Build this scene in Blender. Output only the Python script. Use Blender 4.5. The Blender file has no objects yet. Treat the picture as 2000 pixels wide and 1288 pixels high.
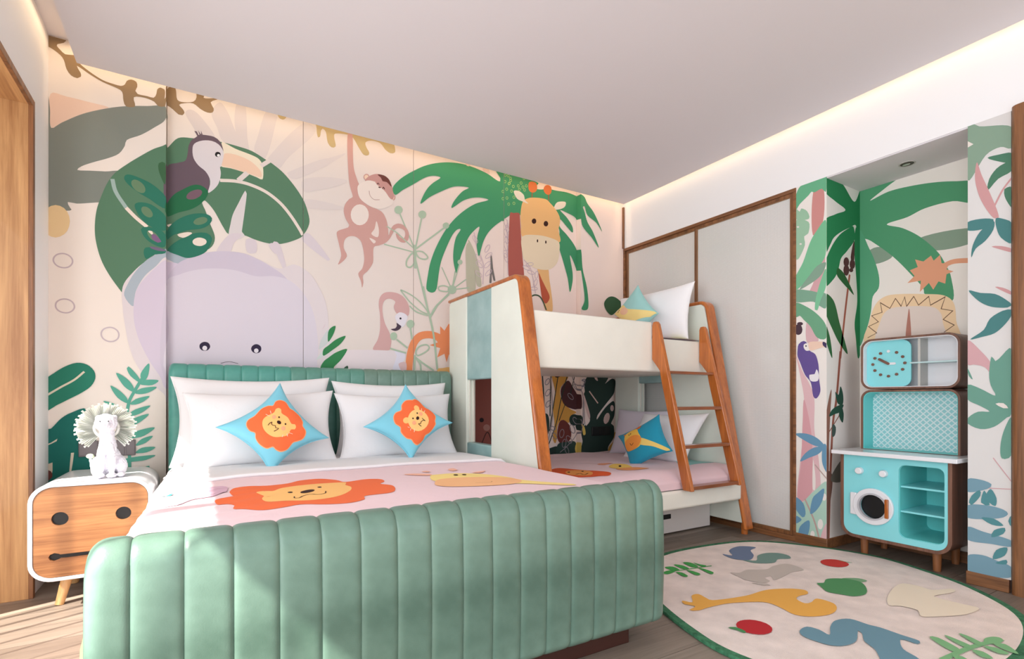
import bpy, bmesh, math, random
from mathutils import Vector, Matrix, noise
from mathutils.geometry import tessellate_polygon
random.seed(7)
sc=bpy.context.scene; COL=sc.collection
R=math.radians
# ---------------- camera ----------------
cd=bpy.data.cameras.new('camera'); cam=bpy.data.objects.new('camera',cd); COL.objects.link(cam)
cam.location=(0,0,.95); cam.rotation_euler=(R(90),0,R(-30.9)); cd.sensor_width=36; cd.lens=36*1012/2000; cd.shift_y=.068; cd.clip_start=.05
sc.camera=cam
# ---------------- view, world, sun, bay window, added rear fill ----------------
sc.view_settings.view_transform='Standard'; sc.view_settings.look='None'; sc.view_settings.exposure=.15; sc.view_settings.gamma=1
sc.view_settings.use_curve_mapping=False
w=bpy.data.worlds.new('world'); sc.world=w; w.use_nodes=True; wn=w.node_tree.nodes
wn['Background'].inputs[0].default_value=(.80,.88,1,1); wn['Background'].inputs[1].default_value=1.0
def light(name,kind,loc,rot,energy,col,size=None,sy=None,**k):
    l=bpy.data.lights.new(name,kind); o=bpy.data.objects.new(name,l); COL.objects.link(o)
    o.location=loc; o.rotation_euler=rot; l.energy=energy; l.color=col
    if size: 
        l.shape='RECTANGLE'; l.size=size; l.size_y=sy or size
    for a,b in k.items(): setattr(l,a,b)
    return o
sd=Vector((1,.42,-1.095)).normalized()
sun=light('sun','SUN',(-4,-1,5),sd.to_track_quat('-Z','Y').to_euler(),22,(1,.93,.82)); sun.data.angle=R(.6)
light("window_daylight","AREA",(-1.30,.35,1.2),(R(90),0,R(-90)),84,(.90,.96,1),3.2,2.2)
light('rear_fill_light','AREA',(1.8,-1.42,1.45),(R(90),0,0),18,(.90,.96,1),3.0,2.0)  # fill light added behind the camera, set in a made-up opening
def cove(name,loc,sx,sy,rot,e): light(name,'AREA',loc,rot,e,(1,.73,.44),sx,sy)
cove('cove_light_back',(1.35,3.56,2.87),4.0,.03,(0,0,0),.95*4)
cove('cove_light_right',(3.35,1.2,2.87),.03,4.6,(0,0,0),.95*4.2)
cove('cove_light_left',(-.64,1.5,2.87),.03,4.0,(0,0,0),.95*3)
# ---------------- materials ----------------
MATS={}
def lin(c):
    c=c/255.; return c/12.92 if c<=.04045 else ((c+.055)/1.055)**2.4
def rgb(h):
    return tuple(lin(v) for v in h)+(1,)
def _new(name):
    m=bpy.data.materials.new(name); m.use_nodes=True; n=m.node_tree.nodes; l=m.node_tree.links
    return m,n,l,n['Principled BSDF']
def tex(n,l,scale=(1,1,1),kind='Object'):
    tc=n.new('ShaderNodeTexCoord'); mp=n.new('ShaderNodeMapping'); mp.inputs['Scale'].default_value=scale
    l.new(tc.outputs[kind],mp.inputs[0]); return mp.outputs[0]
def ramp(n,l,fac,stops):
    r=n.new('ShaderNodeValToRGB'); l.new(fac,r.inputs[0]); e=r.color_ramp.elements
    while len(e)<len(stops): e.new(.5)
    for i,(p,c) in enumerate(stops): e[i].position=p; e[i].color=c
    return r.outputs[0]
def bump(n,l,b,h,strength,dist=.01):
    k=n.new('ShaderNodeBump'); k.inputs['Strength'].default_value=strength; k.inputs['Distance'].default_value=dist
    l.new(h,k.inputs['Height']); l.new(k.outputs[0],b.inputs['Normal'])
def plain(name,c,rough=.5,spec=.5,var=0,scale=6,bmp=0,bscale=200,metal=0,coat=0,sheen=0):
    if name in MATS: return MATS[name]
    m,n,l,b=_new(name); b.inputs['Roughness'].default_value=rough; b.inputs['Specular IOR Level'].default_value=spec
    b.inputs['Base Color'].default_value=rgb(c); b.inputs['Metallic'].default_value=metal; b.inputs['Coat Weight'].default_value=coat; b.inputs['Sheen Weight'].default_value=sheen
    if var:
        t=n.new('ShaderNodeTexNoise'); t.inputs['Scale'].default_value=scale; t.inputs['Detail'].default_value=5; l.new(tex(n,l),t.inputs[0])
        c0=tuple(max(0,v*(1-var)) for v in c); c1=tuple(min(255,v*(1+var*.6)) for v in c)
        l.new(ramp(n,l,t.outputs[0],[(.32,rgb(c0)),(.68,rgb(c1))]),b.inputs['Base Color'])
    if bmp:
        t=n.new('ShaderNodeTexNoise'); t.inputs['Scale'].default_value=bscale; t.inputs['Detail'].default_value=3; l.new(tex(n,l),t.inputs[0]); bump(n,l,b,t.outputs[0],bmp,.004)
    MATS[name]=m; return m
def wood(name,c0,c1,axis=2,scale=1.,rough=.42,coat=.1):
    if name in MATS: return MATS[name]
    m,n,l,b=_new(name); b.inputs['Roughness'].default_value=rough; b.inputs['Coat Weight'].default_value=coat
    s=[14*scale]*3; s[axis]=.9*scale
    t=n.new('ShaderNodeTexNoise'); t.inputs['Scale'].default_value=1.3; t.inputs['Detail'].default_value=8; t.inputs['Roughness'].default_value=.65; t.inputs['Distortion'].default_value=.6; l.new(tex(n,l,s),t.inputs[0])
    s2=[90*scale]*3; s2[axis]=2.5*scale
    t2=n.new('ShaderNodeTexNoise'); t2.inputs['Scale'].default_value=1.5; t2.inputs['Detail'].default_value=3; l.new(tex(n,l,s2),t2.inputs[0])
    mx=n.new('ShaderNodeMath'); mx.operation='MULTIPLY_ADD'; mx.inputs[1].default_value=.35; l.new(t2.outputs[0],mx.inputs[0]); l.new(t.outputs[0],mx.inputs[2])
    l.new(ramp(n,l,mx.outputs[0],[(.48,rgb(c0)),(.82,rgb(c1))]),b.inputs['Base Color']); bump(n,l,b,t2.outputs[0],.12,.002)
    MATS[name]=m; return m
def leather(name,c0,c1,rough=.38,scale=5):
    if name in MATS: return MATS[name]
    m,n,l,b=_new(name); b.inputs['Roughness'].default_value=rough
    t=n.new('ShaderNodeTexNoise'); t.inputs['Scale'].default_value=scale; t.inputs['Detail'].default_value=4; t.inputs['Roughness'].default_value=.55; l.new(tex(n,l),t.inputs[0])
    l.new(ramp(n,l,t.outputs[0],[(.3,rgb(c0)),(.7,rgb(c1))]),b.inputs['Base Color'])
    v=n.new('ShaderNodeTexNoise'); v.inputs['Scale'].default_value=260; l.new(tex(n,l),v.inputs[0]); bump(n,l,b,v.outputs[0],.1,.003)
    MATS[name]=m; return m
def fabric(name,c,rough=.9,var=.02,bmp=.25):
    if name in MATS: return MATS[name]
    m,n,l,b=_new(name); b.inputs['Roughness'].default_value=rough; b.inputs['Specular IOR Level'].default_value=.2; b.inputs['Base Color'].default_value=rgb(c); b.inputs['Sheen Weight'].default_value=.15
    t=n.new('ShaderNodeTexNoise'); t.inputs['Scale'].default_value=5; t.inputs['Detail'].default_value=6; l.new(tex(n,l),t.inputs[0]); bump(n,l,b,t.outputs[0],bmp,.03)
    MATS[name]=m; return m
def ink(h,rough=.75):
    k='print_%d_%d_%d_%d'%(h[0],h[1],h[2],rough*100)
    if k in MATS: return MATS[k]
    m,n,l,b=_new(k); b.inputs['Roughness'].default_value=rough; b.inputs['Specular IOR Level'].default_value=.25; b.inputs['Base Color'].default_value=rgb(h); MATS[k]=m; return m
def mural_paper():
    if 'mural_paper' in MATS: return MATS['mural_paper']
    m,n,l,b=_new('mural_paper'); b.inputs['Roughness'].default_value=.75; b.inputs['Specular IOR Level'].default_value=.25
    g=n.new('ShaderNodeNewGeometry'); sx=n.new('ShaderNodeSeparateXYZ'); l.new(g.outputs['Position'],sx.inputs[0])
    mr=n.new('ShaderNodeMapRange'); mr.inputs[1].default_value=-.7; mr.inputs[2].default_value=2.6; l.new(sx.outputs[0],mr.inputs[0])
    l.new(ramp(n,l,mr.outputs[0],[(0,rgb((238,228,218))),(.45,rgb((222,212,206))),(.75,rgb((234,216,207))),(1,rgb((250,229,219)))]),b.inputs['Base Color']); MATS['mural_paper']=m; return m  # cream-to-pink print; light put into it as a darker middle, lighter right
WHITE=plain('white_paint',(246,245,246),.6,.3)
CEIL=plain('ceiling_paint',(224,219,222),.8,.2)
PORTAL=wood('oak_veneer',(168,118,72),(214,166,112),2,.8)
PORTALX=wood('oak_veneer_flat',(168,118,72),(214,166,112),1,.8)
BROWN=wood('brown_wood_frame',(98,62,38),(150,100,62),2,1.2)
BROWNY=wood('brown_wood_frame_level',(98,62,38),(150,100,62),1,1.2)
TEAK=wood('orange_teak',(156,80,26),(204,116,48),2,1.2,.28,.5)
TEAKX=wood('orange_teak_rung',(116,60,26),(158,88,42),0,1.2,.3,.4)
MINT=plain('mint_leather',(230,235,224),.45,.4,.02,4,.08)
CREAML=plain('cream_leather',(240,237,226),.45,.4,.02,4,.08)
BLUEL=leather('pale_blue_leather',(140,176,176),(172,202,200))
GREENL=leather('sage_green_leather',(80,108,95),(118,148,134))
MIDLIT=leather('sage_leather_lit_mid',(64,118,106),(102,156,140))  # in-between tone of the sage leather, headboard lighting put into its colour
TEALLIT=leather('sage_leather_lit_teal',(58,132,124),(88,160,146))  # left headboard channels: how the light falls is put into the leather colour
WSHEET=fabric('white_cotton',(232,230,232)); BRIGHT=fabric('bright_white_cotton',(250,248,250))
PINK=fabric('pink_cotton',(236,206,212),.9,.02,.3)
BLACK=plain('black_plastic',(14,14,16),.4)
WALNUT=wood('walnut_edge',(92,62,50),(132,92,74),2,1.)
AQUA=plain('aqua_lacquer',(140,222,228),.35,.5)
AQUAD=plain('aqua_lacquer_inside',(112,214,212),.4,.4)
GLOSSW=plain('white_lacquer',(236,236,240),.2,.5,coat=.3)
# ---------------- mesh helpers ----------------
class B:
    def __init__(s): s.bm=bmesh.new()
    def box(s,x0,x1,y0,y1,z0,z1):
        v=[s.bm.verts.new(p) for p in ((x0,y0,z0),(x1,y0,z0),(x1,y1,z0),(x0,y1,z0),(x0,y0,z1),(x1,y0,z1),(x1,y1,z1),(x0,y1,z1))]
        for f in ((3,2,1,0),(4,5,6,7),(0,1,5,4),(1,2,6,5),(2,3,7,6),(3,0,4,7)): s.bm.faces.new([v[i] for i in f])
        return s
    def prism(s,pts,axis,a,b):
        def mk(p,t):
            return {'x':(t,p[0],p[1]),'y':(p[0],t,p[1]),'z':(p[0],p[1],t)}[axis]
        A=[s.bm.verts.new(mk(p,a)) for p in pts]; C=[s.bm.verts.new(mk(p,b)) for p in pts]; n=len(pts)
        s.bm.faces.new(A); s.bm.faces.new(C[::-1])
        for i in range(n): s.bm.faces.new((A[i],C[i],C[(i+1)%n],A[(i+1)%n]))
        bmesh.ops.recalc_face_normals(s.bm,faces=s.bm.faces[:]); return s
    def ringprism(s,o,i,axis,a,b):
        # hollow prism; o and i have the same number of points
        def mk(p,t): return {'x':(t,p[0],p[1]),'y':(p[0],t,p[1]),'z':(p[0],p[1],t)}[axis]
        n=len(o); V=[[s.bm.verts.new(mk(p,t)) for p in q] for q,t in ((o,a),(i,a),(o,b),(i,b))]
        for k in range(n):
            j=(k+1)%n
            for x,y in ((0,1),(3,2),(2,0),(1,3)): s.bm.faces.new((V[x][k],V[x][j],V[y][j],V[y][k]))
        bmesh.ops.recalc_face_normals(s.bm,faces=s.bm.faces[:]); return s
    def tube(s,pts,r,seg=10,caps=True):
        pts=[Vector(p) for p in pts]; n=len(pts); rr=r if isinstance(r,(list,tuple)) else [r]*n; rings=[]
        up=None
        for i,p in enumerate(pts):
            d=(pts[min(i+1,n-1)]-pts[max(i-1,0)]).normalized()
            if up is None: up=d.orthogonal().normalized()
            else: up=(up-d*up.dot(d)).normalized()
            e=d.cross(up)
            rings.append([s.bm.verts.new(p+(up*math.cos(2*math.pi*k/seg)+e*math.sin(2*math.pi*k/seg))*rr[i]) for k in range(seg)])
        for a,b in zip(rings,rings[1:]):
            for k in range(seg): s.bm.faces.new((a[k],a[(k+1)%seg],b[(k+1)%seg],b[k]))
        if caps: s.bm.faces.new(rings[0][::-1]); s.bm.faces.new(rings[-1])
        return s
    def ell(s,c,r,u=16,v=10,rot=None):
        g=bmesh.ops.create_uvsphere(s.bm,u_segments=u,v_segments=v,radius=1)
        M=Matrix.Translation(c)@(rot or Matrix.Identity(4))@Matrix.Diagonal((r[0],r[1],r[2],1))
        bmesh.ops.transform(s.bm,matrix=M,verts=g['verts']); return s
    def cyl(s,a,b,r,r2=None,seg=20):
        return s.tube([a,b],[r,r if r2 is None else r2],seg)
    def grid(s,nu,nv,f,closed=False):
        V=[[s.bm.verts.new(f(i/nu,j/nv)) for j in range(nv+1)] for i in range(nu+1)]
        for i in range(nu):
            for j in range(nv): s.bm.faces.new((V[i][j],V[i+1][j],V[i+1][j+1],V[i][j+1]))
        return s
def rrect(x0,x1,z0,z1,r,n=6,corners=(1,1,1,1)):
    # corners order: (x1,z1),(x0,z1),(x0,z0),(x1,z0)
    out=[]
    for (cx,cz,a0,on) in ((x1-r,z1-r,0,corners[0]),(x0+r,z1-r,90,corners[1]),(x0+r,z0+r,180,corners[2]),(x1-r,z0+r,270,corners[3])):
        for k in range(n+1):
            if on: a=R(a0+90*k/n); out.append((cx+r*math.cos(a),cz+r*math.sin(a)))
            else:
                ex=x1 if a0 in (0,270) else x0; ez=z1 if a0 in (0,90) else z0
                t=k/n
                # square corner, spread points along the two edges
                a=R(a0+90*t); px_,pz_=cx+r*math.cos(a),cz+r*math.sin(a)
                if a0 in(0,180): p=(ex,cz+(ez-cz)*min(1,2*t)) if t<=.5 else (ex+(cx-ex)*(2*t-1),ez)
                else: p=(cx+(ex-cx)*min(1,2*t),ez) if t<=.5 else (ex,ez+(cz-ez)*(2*t-1))
                out.append(p)
    return out
def setp(o,label=None,cat=None,group=None,kind=None):
    if label: o['label']=label
    if cat: o['category']=cat
    if group: o['group']=group
    if kind: o['kind']=kind
    return o
def thing(name,label,cat,loc,group=None):
    o=bpy.data.objects.new(name,None); COL.objects.link(o); o.location=loc; o.empty_display_size=.1
    return setp(o,label,cat,group)
def wloc(o):
    v=Vector((0,0,0))
    while o: v+=Vector(o.location); o=o.parent
    return v
def obj(name,b,mats,parent=None,origin=None,bevel=0,bseg=2,smooth=35,label=None,kind=None):
    bm=b.bm if isinstance(b,B) else b
    me=bpy.data.meshes.new(name)
    vs=bm.verts
    if origin is None:
        xs=[v.co for v in vs]; lo=[min(p[i] for p in xs) for i in range(3)]; hi=[max(p[i] for p in xs) for i in range(3)]
        origin=((lo[0]+hi[0])/2,(lo[1]+hi[1])/2,lo[2])
    org=Vector(origin)
    for v in vs: v.co-=org
    bm.to_mesh(me); bm.free()
    for m in (mats if isinstance(mats,(list,tuple)) else [mats]): me.materials.append(m)
    if smooth:
        for p in me.polygons: p.use_smooth=True
        me.set_sharp_from_angle(angle=R(smooth))
    o=bpy.data.objects.new(name,me); COL.objects.link(o)
    if parent: o.parent=parent; o.location=org-wloc(parent)
    else: o.location=org
    if bevel:
        md=o.modifiers.new('bevel','BEVEL'); md.width=bevel; md.segments=bseg; md.limit_method='ANGLE'; md.angle_limit=R(40)
    setp(o,label=label,kind=kind); return o
def struct(name,b,mats,bevel=0,**k):
    return obj(name,b,mats,None,bevel=bevel,kind='structure',**k)
# ---------------- flat print ----------------
STEPS=(-.178,2.882)
def catmull(p,closed,step):
    n=len(p); out=[]
    for i in range(n if closed else n-1):
        p0=p[(i-1)%n] if (closed or i>0) else p[0]; p1=p[i]; p2=p[(i+1)%n]; p3=p[(i+2)%n] if (closed or i+2<n) else p[-1]
        d=math.dist(p1,p2); k=max(1,min(6,int(d/step)+1))
        d0=max(math.dist(p0,p1),1e-6)**.5; d1=max(d,1e-6)**.5; d2=max(math.dist(p2,p3),1e-6)**.5
        for j in range(k):
            t=j/k; q=[]
            for a in (0,1):
                m1=(p2[a]-p0[a])*d1/(d0+d1) ; m2=(p3[a]-p1[a])*d1/(d1+d2)
                if p0==p1: m1=(p2[a]-p1[a])
                if p2==p3: m2=(p2[a]-p1[a])
                h=((2*t**3-3*t*t+1)*p1[a]+(t**3-2*t*t+t)*m1+(-2*t**3+3*t*t)*p2[a]+(t**3-t*t)*m2); q.append(h)
            out.append(tuple(q))
    if not closed: out.append(p[-1])
    return out
def art(name,shapes,mapf,parent,clip=None,seams=(),step=.02,sub=0,rough=.75,lay0=0,dz=.0003):
    bm=bmesh.new(); lay=bm.verts.layers.float.new('lay'); mats=[]; midx={}
    for li,(k,h,w,c) in enumerate(shapes):
        pts=[(c[i]/1000,c[i+1]/1000) for i in range(0,len(c),2)]
        if h not in midx: midx[h]=len(mats); mats.append(ink(h,rough))
        L=(lay0+li)
        if k in 'SP':
            if k=='S': pts=catmull(pts,True,step)
            tris=tessellate_polygon([[Vector((x,y,0)) for x,y in pts]])
            vs=[bm.verts.new((x,y,0)) for x,y in pts]
            for v in vs: v[lay]=L
            for t in tris:
                try: f=bm.faces.new([vs[i] for i in t]); f.material_index=midx[h]
                except ValueError: pass
        else:
            w=w/1000; closed=(k=='C')
            if k!='K': pts=catmull(pts,closed,step*.7)
            n=len(pts); A=[]
            for i,p in enumerate(pts):
                a=pts[(i-1)%n] if (closed or i>0) else p; b=pts[(i+1)%n] if (closed or i<n-1) else p
                dx,dy=b[0]-a[0],b[1]-a[1]; q=math.hypot(dx,dy) or 1
                nx,ny=-dy/q*w/2,dx/q*w/2
                if k=='K' and 0<i<n-1:
                    u=Vector((p[0]-a[0],p[1]-a[1])).normalized(); v2=Vector((b[0]-p[0],b[1]-p[1])).normalized(); cs=max(.35,math.sqrt(max(0,(1+u.dot(v2))/2))); nx/=cs; ny/=cs
                r=[bm.verts.new((p[0]+nx,p[1]+ny,0)),bm.verts.new((p[0]-nx,p[1]-ny,0))]
                for v in r: v[lay]=L
                A.append(r)
            for i in range(n if closed else n-1):
                j=(i+1)%n; f=bm.faces.new((A[i][0],A[i][1],A[j][1],A[j][0])); f.material_index=midx[h]
    def cut(co,no,**kk): bmesh.ops.bisect_plane(bm,geom=bm.verts[:]+bm.edges[:]+bm.faces[:],plane_co=co,plane_no=no,dist=1e-6,**kk)
    if clip:
        cut((clip[0],0,0),(1,0,0),clear_inner=True); cut((clip[1],0,0),(1,0,0),clear_outer=True)
        cut((0,clip[2],0),(0,1,0),clear_inner=True); cut((0,clip[3],0),(0,1,0),clear_outer=True)
    for s in seams:
        cut((s-.0015,0,0),(1,0,0)); cut((s+.0015,0,0),(1,0,0))
        if s in STEPS: continue   # the print wraps round the step between proud and recessed panels
        kill=[f for f in bm.faces if abs(f.calc_center_median().x-s)<.0014]
        bmesh.ops.delete(bm,geom=kill,context='FACES')
    if sub:
        for _ in range(8):
            es=[e for e in bm.edges if e.calc_length()>sub]
            if not es: break
            bmesh.ops.subdivide_edges(bm,edges=es,cuts=1); bmesh.ops.triangulate(bm,faces=[f for f in bm.faces if len(f.verts)>3])
    if not bm.faces: bm.free(); return None
    for f in bm.faces:
        pass
    cen={}
    for f in bm.faces:
        cx=f.calc_center_median().x
        for v in f.verts: cen.setdefault(v,cx)
    for v in bm.verts: v.co=Vector(mapf(v.co.x,v.co.y,.0004+v[lay]*dz,cen.get(v,v.co.x)))
    loose=[v for v in bm.verts if not v.link_faces]; bmesh.ops.delete(bm,geom=loose,context='VERTS')
    return obj(name,bm,mats,parent,smooth=0)
CORN={'CA': [(0.061, 3.02, 0.807), (0.376, 3.16, 1.039), (0.61, 3.02, 0.732), (0.301, 2.9, 0.569)], 'CB': [(0.807, 3.03, 0.788), (1.102, 3.15, 1.041), (1.371, 3.03, 0.799), (1.06, 2.93, 0.587)], 'CC': [(2.74, 2.992, 0.665), (2.84, 2.671, 0.839), (2.74, 2.456, 0.598), (2.7, 2.812, 0.434)], 'CD': [(2.88, 3.19, 1.637), (2.92, 2.964, 1.839), (2.88, 2.715, 1.58), (2.84, 2.903, 1.399)]}
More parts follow.
